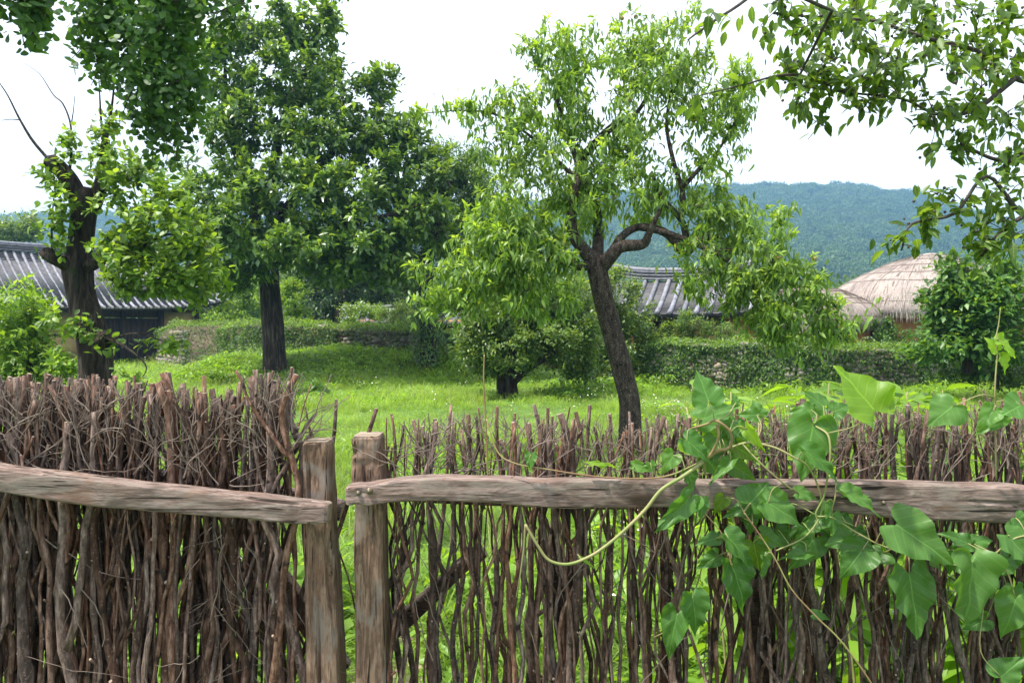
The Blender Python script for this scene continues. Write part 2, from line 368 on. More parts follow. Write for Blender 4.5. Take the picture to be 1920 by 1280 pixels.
class Tree:
    def __init__(s): s.p=[]; s.par=[]; s.r=[]; s.main=[]; s.tips=[]
    def limb(s, pts, parent=-1, per=5):
        """pts: (px, py, distance, radius in m); joins the nearest node of what stands already"""
        w = np.array([P(a, b, c) for a, b, c, _ in pts]); r = np.array([q[3] for q in pts])
        c = catmull(np.concatenate([w, r[:, None]], 1), per); w, r = c[:, :3], c[:, 3]
        k = -1
        if s.p:
            dd = np.linalg.norm(np.array(s.p) - w[0], axis=1); k = int(np.argmin(dd))
        for i in range(len(w)):
            s.p.append(w[i]); s.par.append(k); s.r.append(max(r[i], .002)); s.main.append(True); k = len(s.p) - 1
        return s
    def grow(s, tips, cents, step=0.25, lift=-0.12, wob=0.06, up_pen=0.5, r_tip=0.0035, from_min=0):
        lim = np.array(s.p)
        d0 = np.array([np.min(np.linalg.norm(lim[from_min:] - t, axis=1)) for t in tips])
        for ti in np.argsort(d0):
            t = tips[ti]; A = np.array(s.p[from_min:]); v = t - A; d = np.linalg.norm(v, axis=1)
            cost = d + up_pen * np.maximum(0, A[:, 2] - t[2]) ; k = int(np.argmin(cost)) + from_min; p0 = s.p[k]; dist = d[k - from_min]
            if dist < 0.02: continue
            mid = (p0 + t) / 2 + np.array([0, 0, lift * dist]) + rng.normal(size=3) * wob * dist
            m = max(2, int(dist / step)); kk = k
            for i in range(1, m + 1):
                u = i / m; q = (1-u)**2 * p0 + 2*u*(1-u) * mid + u*u * t
                s.p.append(q); s.par.append(kk); s.r.append(r_tip); s.main.append(False); kk = len(s.p) - 1
            s.tips.append((t, nrm(t - mid), nrm(t - cents[ti])))
    def radii(s, ex=2.3):
        n = len(s.p); acc = np.zeros(n); r0 = np.array(s.r)
        for i in range(n - 1, -1, -1):
            if acc[i] > 0 and not s.main[i]: r0[i] = max(r0[i], acc[i] ** (1/ex))
            if s.par[i] >= 0 and not s.main[i]: acc[s.par[i]] += r0[i] ** ex * 0.9
        s.r = list(r0)
    def meshes(s, bark, twig, seed=0.0, sides=26, amp=.10, fr=3.0, cap_mat=None):
        n = len(s.p); ch = [[] for _ in range(n)]
        for i, k in enumerate(s.par):
            if k >= 0: ch[k].append(i)
        big, small = MB(), MB(); starts = [i for i in range(n) if s.par[i] < 0]; done = set()
        stack = [(i, -1) for i in starts]
        while stack:
            i, pa = stack.pop(); chain = [pa] if pa >= 0 else []; j = i
            while True:
                chain.append(j); nx = [c for c in ch[j] if s.main[c] == s.main[j]]
                best = None
                if nx:
                    cont = [c for c in nx if c == j + 1]
                    best = cont[0] if (s.main[j] and cont) else max(nx, key=lambda c: s.r[c])
                for c in ch[j]:
                    if c != best: stack.append((c, j))
                if best is None: break
                j = best
            pts = np.array([s.p[c] for c in chain]); rr = np.array([s.r[c] for c in chain])
            if pa >= 0: rr[0] = min(rr[0], rr[1] * 1.25)
            if len(pts) < 2: continue
            if s.main[i]:
                R = rr.max()
                if R > 0.05:
                    seg = np.concatenate([[0], np.cumsum(np.linalg.norm(np.diff(pts, axis=0), axis=1))]); m = max(4, int(seg[-1] / (R * .35)))
                    u = np.linspace(0, seg[-1], m); pts = np.stack([np.interp(u, seg, pts[:, k]) for k in range(3)], 1); rr = np.interp(u, seg, rr)
                    big.tube(pts, rr, sides if R > .1 else 14, True, disp=bark_disp(amp, fr, seed + i), capm=1 if cap_mat else 0)
                else: big.tube(pts, rr, 7, True)
            else:
                R = rr.max(); small.tube(pts, rr, 6 if R > .02 else (4 if R > .008 else 3), False)
        mb = big.mesh('trunk', [bark] + ([cap_mat] if cap_mat else []))
        ms = small.mesh('branches', [twig]) if small.n else None
        return mb, ms

def blob_tips(blobs, d0, dens=1.0):
    """blobs: (px, py, rx px, ry px, depth offset m, depth radius m, tips)"""
    T, Cn = [], []
    for px, py, rx, ry, dd, rd, k in blobs:
        d = d0 + dd; c = P(px, py, d); k = max(1, int(k * dens))
        u = rand_unit(k) * (rng.uniform(0.12, 1, (k, 1)) ** (1/2.4))
        T.append(c + u * np.array([rx * d / F_PX, rd, ry * d / F_PX])); Cn.append(np.tile(c - np.array([0, 0, .25 * ry * d / F_PX]), (k, 1)))
    return np.concatenate(T), np.concatenate(Cn)

def tip_leaves(tips, per, twig, size, a_dir, a_rad, a_out, a_z, nz=1.0, jit=0.02, var=.25, u_pow=1.0):
    t = np.array([q[0] for q in tips]); d = np.array([q[1] for q in tips]); o = np.array([q[2] for q in tips])
    n = len(t) * per
    t, d, o = np.repeat(t, per, 0), np.repeat(d, per, 0), np.repeat(o, per, 0)
    u = rng.uniform(0, 1, (n, 1)) ** u_pow; pos = t - d * u * twig + rng.normal(size=(n, 3)) * jit
    rad = rand_unit(n)
    D = nrm(a_dir * d + a_rad * rad + a_out * o + np.array([0, 0, a_z]))
    N = nrm(np.array([0, 0, nz]) + rand_unit(n) * .6 + o * .4)
    S = size * rng.uniform(1 - var, 1 + var, n)
    return pos, D, N, S

def scatter(name, pts, rot, scl, idx, protos, label=None, cat=None, parent=None):
    """one stuff object: prototypes set out on points by geometry nodes"""
    me = bpy.data.meshes.new(name); n = len(pts)
    me.vertices.add(n); me.vertices.foreach_set('co', np.asarray(pts, np.float32).ravel())
    a = me.attributes.new('rot', 'FLOAT_VECTOR', 'POINT'); a.data.foreach_set('vector', np.asarray(rot, np.float32).ravel())
    a = me.attributes.new('scl', 'FLOAT_VECTOR', 'POINT'); a.data.foreach_set('vector', np.asarray(scl, np.float32).ravel())
    a = me.attributes.new('pidx', 'INT', 'POINT'); a.data.foreach_set('value', np.asarray(idx, np.int32))
    o = bpy.data.objects.new(name, me); COL.objects.link(o)
    pc = bpy.data.collections.new(name + '_kinds')
    for i, m in enumerate(protos):
        q = bpy.data.objects.new('%s_kind_%02d' % (name, i), m); pc.objects.link(q)
    ng = bpy.data.node_groups.new(name + '_nodes', 'GeometryNodeTree')
    ng.interface.new_socket('Geometry', in_out='INPUT', socket_type='NodeSocketGeometry'); ng.interface.new_socket('Geometry', in_out='OUTPUT', socket_type='NodeSocketGeometry')
    N, L = ng.nodes, ng.links
    gi, go = N.new('NodeGroupInput'), N.new('NodeGroupOutput'); ip = N.new('GeometryNodeInstanceOnPoints'); ci = N.new('GeometryNodeCollectionInfo')
    ci.inputs['Collection'].default_value = pc; ci.inputs['Separate Children'].default_value = True; ci.inputs['Reset Children'].default_value = True
    def att(nm, ty):
        q = N.new('GeometryNodeInputNamedAttribute'); q.data_type = ty; q.inputs['Name'].default_value = nm; return [s for s in q.outputs if s.enabled and s.name == 'Attribute'][0]
    ip.inputs['Pick Instance'].default_value = True
    L.new(gi.outputs[0], ip.inputs['Points']); L.new(ci.outputs[0], ip.inputs['Instance']); L.new(att('pidx', 'INT'), ip.inputs['Instance Index'])
    L.new(att('rot', 'FLOAT_VECTOR'), ip.inputs['Rotation']); L.new(att('scl', 'FLOAT_VECTOR'), ip.inputs['Scale']); L.new(ip.outputs[0], go.inputs[0])
    o.modifiers.new('scatter', 'NODES').node_group = ng
    if parent is not None: o.parent = parent
    return tag(o, label, cat, kind='stuff')

# ------------------------------------------------------------------ shared materials
M = {}
M['stick'] = noise_mat('stick bark', [(.28, (.019, .011, .008)), (.5, (.112, .066, .049)), (.72, (.30, .21, .17))], (1, 1, .3), 85, .85, 1.0, .006, rnd=.62, spots=[(140, .62, .68, (.21, .155, .125)), (34, .60, .68, (.022, .014, .011))])
M['twig_dry'] = noise_mat('dry twig', [(.3, (.09, .065, .05)), (.7, (.27, .21, .175))], (1, 1, .3), 30, .85, 0)
M['cut'] = noise_mat('cut wood', [(.3, (.22, .16, .11)), (.7, (.42, .33, .25))], (1, 1, 1), 60, .8, 0)
M['post'] = timber_mat('weathered post', 2, (.20, .125, .085), (.32, .22, .155), (.09, .055, .037))
M['rail'] = timber_mat('weathered rail', 0, (.235, .168, .142), (.36, .285, .25), (.12, .08, .065))
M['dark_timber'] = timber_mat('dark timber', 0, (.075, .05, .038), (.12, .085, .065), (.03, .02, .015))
M['metal'] = flat_mat('dull bolt', (.16, .13, .09), .5, .4, .6)
M['bark_dark'] = noise_mat('dark furrowed bark', [(.34, (.009, .007, .006)), (.5, (.040, .030, .024)), (.62, (.085, .065, .053)), (.78, (.165, .13, .11))], (1, 1, .14), 17, .9, 1.0, .06, detail=8, spots=[(3.0, .62, .72, (.035, .048, .02))], spec=.15, distort=.4)
M['bark_peach'] = noise_mat('lichened bark', [(.34, (.014, .010, .008)), (.52, (.058, .042, .034)), (.75, (.14, .108, .09))], (1, 1, .4), 20, .9, 1.0, .03, detail=8, spots=[(75, .62, .68, (.24, .24, .21)), (5, .60, .68, (.10, .085, .065))], spec=.15)
M['bark_grey'] = noise_mat('grey bark', [(.3, (.03, .024, .02)), (.7, (.10, .082, .07))], (1, 1, .3), 12, .9, .8, .02)
M['twig'] = noise_mat('twig bark', [(.3, (.03, .023, .018)), (.7, (.085, .065, .05))], (1, 1, 1), 20, .85, 0)
M['twig_pale'] = noise_mat('bare grey twig', [(.3, (.12, .11, .10)), (.7, (.24, .22, .21))], (1, 1, 1), 20, .85, 0)
M['peach'] = leaf_mat('peach leaf', (.07, .14, .026), (.12, .215, .038), (.19, .295, .058), .46, .40, spec=.5)
M['peach_young'] = leaf_mat('young peach leaf', (.155, .27, .036), (.22, .34, .048), (.295, .41, .068), .46, .42)
M['big'] = leaf_mat('dark glossy leaf', (.04, .09, .018), (.07, .14, .024), (.12, .21, .035), .32, .32, spec=.6)
M['big_young'] = leaf_mat('mid green leaf', (.10, .18, .026), (.155, .26, .036), (.22, .335, .05), .40, .38, spec=.5)
M['pollard'] = leaf_mat('oval light leaf', (.06, .125, .018), (.12, .215, .028), (.21, .315, .048), .44, .42, tone=2.5, tone_amp=.3)
M['pollard_obj'] = leaf_mat('oval light leaf single', (.06, .125, .018), (.12, .215, .028), (.22, .32, .048), .44, .42, per='object', tone=2.5, tone_amp=.3)
M['ginkgo'] = leaf_mat('fan leaf', (.028, .078, .018), (.05, .118, .024), (.085, .175, .034), .42, .5)
M['ginkgo_obj'] = leaf_mat('fan leaf single', (.028, .078, .018), (.05, .118, .024), (.085, .175, .034), .42, .5, per='object')
M['near'] = leaf_mat('near oval leaf', (.05, .105, .018), (.085, .16, .026), (.13, .215, .036), .48, .4)
M['near_obj'] = leaf_mat('near oval leaf single', (.05, .105, .018), (.085, .16, .026), (.135, .22, .038), .48, .4, per='object', veins=True)
M['round'] = leaf_mat('small dense leaf', (.045, .095, .018), (.09, .16, .03), (.17, .245, .055), .34, .38, spec=.5)
M['round_y'] = leaf_mat('small pale leaf', (.09, .16, .026), (.16, .24, .04), (.25, .33, .07), .38, .4)
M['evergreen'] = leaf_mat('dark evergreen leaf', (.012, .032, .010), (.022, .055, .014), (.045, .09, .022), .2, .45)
M['shrub'] = leaf_mat('shrub leaf', (.07, .15, .018), (.13, .235, .026), (.20, .315, .042), .44, .42)
M['bigleaf'] = leaf_mat('broad shrub leaf', (.03, .085, .018), (.065, .15, .028), (.11, .215, .036), .36, .42)
M['ivy'] = leaf_mat('ivy leaf', (.022, .058, .012), (.052, .115, .018), (.11, .195, .03), .32, .45)
M['ivy_y'] = leaf_mat('pale creeper leaf', (.08, .155, .018), (.135, .23, .028), (.20, .30, .045), .4, .45)
M['weed'] = leaf_mat('weed leaf', (.10, .20, .02), (.16, .29, .03), (.22, .35, .05), .46, .42, per='both')
M['grass'] = leaf_mat('grass blade', (.105, .205, .026), (.175, .285, .045), (.26, .36, .08), .46, .45, per='both', tone=.55, tone_amp=.34)
M['grass_dry'] = leaf_mat('seeding grass blade', (.15, .21, .04), (.22, .27, .07), (.30, .32, .12), .4, .5, per='both')
M['forest'] = leaf_mat('distant forest', (.025, .06, .014), (.05, .105, .022), (.10, .165, .034), .25, .6, per='both')
M['vine_leaf'] = leaf_mat('heart vine leaf', (.05, .145, .022), (.075, .19, .032), (.10, .225, .04), .40, .42, per='object', veins=True, tcol=(2.0, 1.9, .7))
M['vine_young'] = leaf_mat('young vine leaf', (.13, .25, .025), (.17, .31, .03), (.21, .35, .04), .55, .42, per='object', veins=True, tcol=(1.8, 1.8, .5))
M['vine_stem'] = noise_mat('vine stem', [(.35, (.17, .22, .06)), (.6, (.30, .26, .12))], (1, 1, 1), 9, .6, 0)
M['vine_red'] = noise_mat('reddish stem', [(.35, (.20, .10, .06)), (.6, (.24, .22, .08))], (1, 1, 1), 6, .6, 0)
M['stone'] = noise_mat('field stone', [(.3, (.12, .095, .075)), (.5, (.23, .19, .155)), (.7, (.34, .30, .26))], (1, 1, 1), 6, .9, .6, .02, rnd=.4)
M['stone_stuff'] = noise_mat('field stone fill', [(.3, (.10, .085, .07)), (.5, (.22, .19, .16)), (.7, (.34, .31, .27))], (1, 1, 1), 5, .9, .8, .03)
M['earth'] = noise_mat('wall earth', [(.3, (.10, .07, .05)), (.7, (.22, .165, .12))], (1, 1, 1), 8, .95, .8, .03)
M['tile'] = noise_mat('grey roof tile', [(.3, (.085, .085, .10)), (.5, (.165, .165, .19)), (.72, (.27, .265, .29))], (1, 1, 1), 7, .6, .3, .01, rnd=.22, spots=[(2.2, .6, .72, (.13, .125, .11))], spec=.4)
M['tile_pan'] = noise_mat('dark pan tile', [(.3, (.05, .05, .058)), (.7, (.14, .135, .14))], (1, 1, 1), 7, .7, .3, .01, rnd=.15)
M['lime'] = noise_mat('lime mortar', [(.3, (.42, .38, .36)), (.7, (.68, .63, .6))], (1, 1, 1), 12, .9, .2, .01)
M['plaster'] = noise_mat('ochre plaster', [(.3, (.30, .21, .085)), (.7, (.42, .31, .14))], (1, 1, 1), 4, .9, .2, .01)
M['clay'] = noise_mat('orange clay plaster', [(.3, (.36, .15, .055)), (.7, (.52, .25, .11))], (1, 1, 1), 4, .9, .3, .01)
M['house_wood'] = noise_mat('old house timber', [(.3, (.016, .010, .007)), (.7, (.05, .032, .022))], (1, 1, .1), 12, .8, .4, .01)  # dark brown timber, darkened further so its colour carries the deep eave shade
M['thatch'] = noise_mat('straw thatch', [(.25, (.19, .15, .13)), (.5, (.33, .275, .245)), (.75, (.46, .40, .36))], (7, 7, .7), 6, .9, .7, .03, detail=8, spots=[(1.0, .5, .7, (.24, .195, .18))])
M['straw'] = leaf_mat('loose straw', (.15, .115, .095), (.33, .275, .24), (.50, .435, .39), .12, .7, tcol=(1, .95, .85))
M['rope'] = flat_mat('straw rope', (.19, .15, .125), .9)
M['ground'] = noise_mat('meadow soil', [(.3, (.05, .085, .018)), (.5, (.075, .14, .022)), (.7, (.11, .17, .03))], (1, 1, 1), 1.4, .95, .5, .03, detail=8)
M['dirt'] = noise_mat('bare path earth', [(.3, (.24, .17, .13)), (.7, (.42, .32, .26))], (1, 1, 1), 14, .95, .7, .015, spots=[(9, .55, .62, (.10, .16, .03))])
M['hill'] = noise_mat('wooded hillside', [(.3, (.02, .045, .012)), (.7, (.05, .09, .02))], (1, 1, 1), .05, .95, 0)
M['petal'] = flat_mat('white petal', (.8, .8, .78), .7)
M['petal_y'] = flat_mat('yellow flower centre', (.7, .45, .03), .7)
M['fruit'] = noise_mat('small ripening fruit', [(.3, (.22, .10, .045)), (.7, (.28, .22, .07))], (1, 1, 1), 12, .6, 0)
M['berry'] = flat_mat('small dark berry', (.06, .05, .04), .5)

# ------------------------------------------------------------------ ground, path, hill, haze, far wood
def height(x, y):
    x = np.asarray(x, float); y = np.asarray(y, float)
    bank = smooth(24.2, 26.6, y - .10 * (x + 3)) * smooth(-10.8, -8.6, x) * (1 - smooth(-.3, 2.6, x)) * (1 - smooth(60, 90, y))
    return .75 * bank + .05 * np.sin(x * .7 + 1) * np.sin(y * .45) * smooth(5, 12, y)

def ground_mesh():
    def axis(a, b, fine, far):
        m = list(np.arange(a, b, fine)); s = fine; v = m[-1]
        while v < far: s *= 1.25; v += s; m.append(v)
        s = fine; v = m[0]; left = []
        while v > -far: s *= 1.25; v -= s; left.append(v)
        return np.array(left[::-1] + m)
    X, Y = np.unique(np.clip(axis(-24, 24, .5, 2600), -2500, 2500)), np.unique(np.clip(axis(-6, 60, .5, 1500), -1440, 1440))
    gx, gy = np.meshgrid(X, Y); z = height(gx, gy)
    V = np.stack([gx, gy, z], -1).reshape(-1, 3); i = np.arange(len(V)).reshape(gx.shape)
    return mesh_np('ground', V, np.stack([i[:-1, :-1], i[:-1, 1:], i[1:, 1:], i[1:, :-1]], -1).reshape(-1, 4))
tag(obj('ground', ground_mesh(), mat=M['ground']), kind='structure', label='grassy meadow ground behind the twig fence', cat='ground')

pb_ = []
for i, y in enumerate(np.linspace(-2.5, 4.35, 28)):
    w = .34 + .05 * math.sin(y * 3.1) + .03 * math.sin(y * 7.7 + 1); w *= min(1, (4.45 - y) / .5); c = -.62 + .05 * math.sin(y * 1.3)
    pb_ += [(c - w, y, .004), (c, y, .007), (c + w * (1 + .1 * math.sin(y * 5)), y, .004)]
q = []
for i in range(27): a = i * 3; q += [(a, a+1, a+4, a+3), (a+1, a+2, a+5, a+4)]
tag(obj('path', mesh_np('path', pb_, q), mat=M['dirt']), kind='structure', label='bare earth path through the opening between the two posts', cat='path')

RIDGE = [(-1800, 470), (-600, 440), (0, 418), (400, 405), (800, 398), (1100, 385), (1330, 362), (1480, 356), (1620, 360), (1720, 372), (1800, 398), (1900, 425), (2100, 450), (2600, 480), (3600, 500)]
def hill_z(px, R):
    top = EYE + (HZ - np.interp(px, [a for a, _ in RIDGE], [b for _, b in RIDGE])) / F_PX * 820
    u = np.clip((R - 300) / 520, 0, 1); v = np.clip((R - 820) / 600, 0, 1)
    return top * (u ** 1.15) * (1 - .6 * v * v)
hp = np.linspace(-1800, 3600, 110); hr = np.concatenate([np.linspace(300, 820, 24), np.linspace(860, 1420, 8)])
gp, gr = np.meshgrid(hp, hr); gx = (gp - CX) / F_PX * gr
gz = hill_z(gp, gr) + 6 * np.array([mnoise.noise(Vector((a * .006, b * .006, 0))) for a, b in zip(gx.ravel(), gr.ravel())]).reshape(gx.shape) * smooth(300, 400, gr) - .5
i = np.arange(gx.size).reshape(gx.shape)
tag(obj('hill', mesh_np('hill', np.stack([gx, gr, gz], -1).reshape(-1, 3), np.stack([i[:-1, :-1], i[:-1, 1:], i[1:, 1:], i[1:, :-1]], -1).reshape(-1, 4)), mat=M['hill']),
    kind='structure', label='long wooded hill fading blue behind the village', cat='hill')

def crown_proto(seed, n=420, flat=.8, mat=None, leaf=.16):
    r = rand_unit(n); r[:, 2] = np.abs(r[:, 2]) * 1.0 - .25 * (rng.uniform(size=n) < .35)
    lum = np.array([1 + .38 * mnoise.noise(Vector((v * 2.1).tolist()) + Vector((seed * 9.1, 0, 0))) for v in r])
    pos = r * (lum * rng.uniform(.78, 1.0, n))[:, None] * np.array([1, 1, flat])
    D = nrm(rand_unit(n) + r * .6 + np.array([0, 0, -.2])); N = nrm(r + np.array([0, 0, .6]) + rand_unit(n) * .3)
    return leaf_mesh('forest_crown', pos, D, N, leaf * 2 * rng.uniform(.7, 1.3, n), OVAL_LO, [mat or M['forest']])
fp = [crown_proto(s, 1000, .85, leaf=.10) for s in range(5)]
pts, sc = [], []
for k in range(15000):
    px = rng.uniform(-700, 2700); R = 300 + 540 * rng.uniform() ** .75
    x = (px - CX) / F_PX * R; z = float(hill_z(px, R)) + 6 * mnoise.noise(Vector((x * .006, R * .006, 0))) * float(smooth(300, 400, R))
    s = rng.uniform(4.2, 9.0); pts.append((x, R, z + .25 * s)); sc.append((s, s, s * rng.uniform(.9, 1.3)))
n = len(pts)
scatter('hillside_forest', pts, np.stack([np.zeros(n), np.zeros(n), rng.uniform(0, 6.28, n)], 1), sc, rng.integers(0, 5, n), fp, 'dense forest covering the far hillside', 'forest')
pts, sc = [], []
for k in range(1100):
    R = rng.uniform(62, 300); px = rng.uniform(-500, 2500); s = rng.uniform(2.6, 4.6) * (1 if R < 160 else 1.35)
    pts.append(((px - CX) / F_PX * R, R, s * .55)); sc.append((s, s, s * rng.uniform(.8, 1.15)))
n = len(pts)
scatter('valley_forest', pts, np.stack([np.zeros(n), np.zeros(n), rng.uniform(0, 6.28, n)], 1), sc, rng.integers(0, 5, n), [crown_proto(s + 20, 1500, .9, leaf=.09) for s in range(5)], 'band of trees on the valley floor beyond the village', 'forest')

hz = MB(); hz.box((0, 0, 99), (5040, 2900, 202))
hm, hn, hl = new_mat('haze'); ho = hn.new('ShaderNodeOutputMaterial'); hv = hn.new('ShaderNodeVolumePrincipled')
hv.inputs['Color'].default_value = (.30, .60, 1.0, 1); hv.inputs['Density'].default_value = .0006; hv.inputs['Anisotropy'].default_value = .3
hl.new(hv.outputs[0], ho.inputs['Volume'])
tag(obj('haze', hz.mesh('haze', [hm], False)), kind='stuff', label='thin pale summer haze in the valley air', cat='haze')

# ------------------------------------------------------------------ houses
def frame3(u, n):            # rows: along the eave, outwards, up
    return np.array([u, n, (0, 0, 1)], float)

def tiled_house(root, O, u, n, L, run, z_e, z_r, hip, lift, rib=.34, wall_in=1.0, ends=(True, True), rr=.07, lime_ends=True, rlift=.22):
    """tiled roof: O middle of the front eave on plan, u along it, n outwards"""
    O = np.asarray(O, float); u = np.asarray(u, float); n = np.asarray(n, float)
    def surf(s, t):
        q = O + u * s - n * (run * t)
        z = z_e + (z_r - z_e) * (t ** 1.22) + lift * (abs(s) / (L/2)) ** 4 * (1 - t) ** 1.5
        return np.array([q[0], q[1], z])
    def tmax(s): return min(1.0, max(.0, (L/2 - abs(s)) / hip)) if hip > 0 else 1.0
    ns = int(L / rib)
    for i in range(ns + 1):
        s = -L/2 + i * L / ns; tm = max(.07, tmax(s))
        m = max(3, int(run * tm / .16)); tt = np.linspace(-.02, tm, m)
        pts = np.array([surf(s, max(t, 0)) - n * 0 + (n * (run * .02) * np.array([1, 1, 0]) if t < 0 else 0) + np.array([0, 0, .05]) for t in tt])
        mb = MB(); rad = rr * (1 + .10 * (np.arange(m) % 2)); mb.tube(pts, rad, 8, True, capm=1 if lime_ends else 0)
        obj('cover_tile_row', mb.mesh('cover_tile_row', [M['tile'], M['lime']]), root)
    for i in range(ns):
        s = -L/2 + (i + .5) * L / ns; tm = max(.05, tmax(s)); w = L / ns * .5
        m = max(2, int(run * tm / .13)); mb = MB(); V, Q = [], []
        for k in range(m):
            t0, t1 = k / m * tm, (k + 1) / m * tm + .004
            for t, dz in ((t0, .035), (t1, 0.0)):
                for e, c in ((-1, .03), (-.4, -.015), (.4, -.015), (1, .03)):
                    q = surf(s + e * w, t); V.append((q[0], q[1], q[2] + dz + c - .01))
            a = k * 8; Q += [(a+j, a+j+1, a+j+5, a+j+4) for j in range(3)]
            if k: b = a - 4; Q += [(b+j, b+j+1, a+j+1, a+j) for j in range(3)]
        mb.add(V, Q); obj('pan_tile_row', mb.mesh('pan_tile_row', [M['tile_pan']], False), root)
    # body of the roof: front, ends and back as one closed shell
    hw = L/2; V = []
    for s in np.linspace(-hw, hw, 25): V.append(surf(s, 0) - np.array([0, 0, .05]))
    for s in np.linspace(-(hw - hip), hw - hip, 25): V.append(surf(s, 1) - np.array([0, 0, .08]))
    for s in np.linspace(-hw, hw, 25):
        q = surf(s, 0); V.append(q - np.array([0, 0, .05]) - np.append(n[:2] * 2 * run, 0))
    Q = []
    for i in range(24): Q += [(i, i+1, 25+i+1, 25+i), (25+i, 25+i+1, 50+i+1, 50+i), (i+1, i, 50+i, 50+i+1)]
    T = [(0, 25, 50), (24, 74, 49)]
    mb = MB(); mb.add(V, Q, T); obj('roof_bed', mb.mesh('roof_bed', [M['tile_pan']], False), root)
    # tile rows on the end slopes
    if hip > 0:
        for sg, on in zip((-1, 1), ends):
            if not on: continue
            nr = int(2 * run / rib)
            for i in range(1, nr):
                b = -1 + 2 * i / nr; reach = hip * (1 - abs(b))
                m = max(3, int(reach / .2)); pts = []
                for k in np.linspace(0, 1, m):
                    q = O + u * sg * (hw - reach * k) - n * run * (1 + b * 1.0)
                    tt = (1 - abs(b)) * k; z = z_e + (z_r - z_e) * tt ** 1.22 + lift * abs(b) ** 3 * (1 - tt)
                    pts.append((q[0], q[1], z + .04))
                mb = MB(); mb.tube(pts, rr, 7, True, capm=1); obj('cover_tile_row', mb.mesh('cover_tile_row', [M['tile'], M['lime']]), root)
            # hip ridge
            pts = [surf(sg * (hw - hip * t), t) + np.array([0, 0, .12 + .05 * t]) for t in np.linspace(0, 1, 12)]
            mb = MB(); mb.tube(pts, .13, 8, True, ell=1.3); obj('hip_ridge', mb.mesh('hip_ridge', [M['tile']]), root)
    # main ridge: courses of flat tiles with lime edges, capped by a round row
    rl = hw - hip
    def rpt(s, dz):
        q = O + u * s - n * run; return (q[0], q[1], z_r + dz + rlift * (abs(s) / max(rl, .1)) ** 3)
    ss = np.linspace(-rl - .15, rl + .15, 22)
    for j, (w, h) in enumerate(((.17, .07), (.14, .06), (.155, .05), (.13, .06), (.145, .05))):
        z0 = .02 + sum((.07, .06, .05, .06, .05)[:j]); V, Q = [], []
        for s in ss:
            a = np.array(rpt(s, z0)); nn = np.append(n[:2], 0)
            V += [a + nn * w, a + nn * w + [0, 0, h * .85], a - nn * w + [0, 0, h * .85], a - nn * w]
        for i in range(len(ss) - 1):
            a = i * 4; Q += [(a+k, a+(k+1) % 4, a+4+(k+1) % 4, a+4+k) for k in range(4)]
        Q += [(0, 3, 2, 1), (len(V)-4, len(V)-3, len(V)-2, len(V)-1)]
        mb = MB(); mb.add(V, Q); obj('ridge_course', mb.mesh('ridge_course', [M['tile'] if j % 2 == 0 else M['tile_pan']], False), root)
    mb = MB(); mb.tube([rpt(s, .36) for s in ss], .085, 8); obj('ridge_cap', mb.mesh('ridge_cap', [M['tile']]), root)
    # rafters and eave board
    for i in range(int(L / .45)):
        s = -L/2 + .3 + i * .45
        if abs(s) > L/2 - .2: continue
        a = surf(s, .03) - np.array([0, 0, .17]); b = surf(s, .03) - n * wall_in * 1.1 + np.array([0, 0, .02])
        mb = MB(); mb.tube([a, b], .055, 7); obj('rafter', mb.mesh('rafter', [M['house_wood']]), root)
    V, Q = [], []
    for s in np.linspace(-hw + .1, hw - .1, 25):
        q = surf(s, .02); V += [q - [0, 0, .06], q - [0, 0, .13]]
    Q = [(2*i, 2*i+1, 2*i+3, 2*i+2) for i in range(24)]
    mb = MB(); mb.add(V, Q); eb = obj('eave_board', mb.mesh('eave_board', [M['house_wood']], False), root)
    sm = eb.modifiers.new('thick', 'SOLIDIFY'); sm.thickness = .04
    return surf

def wall_panel(root, name, a, b, z0, z1, n, th, mat):
    a = np.append(np.asarray(a, float)[:2], 0); b = np.append(np.asarray(b, float)[:2], 0); u = nrm(b - a); n3 = np.append(np.asarray(n, float)[:2], 0)
    mb = MB(); R = np.array([u, n3, (0, 0, 1)]); c = (a + b) / 2 + np.array([0, 0, (z0 + z1) / 2]) - n3 * th / 2
    mb.box(c, (np.linalg.norm(b - a), th, z1 - z0), R); return obj(name, mb.mesh(name, [mat], False), root)

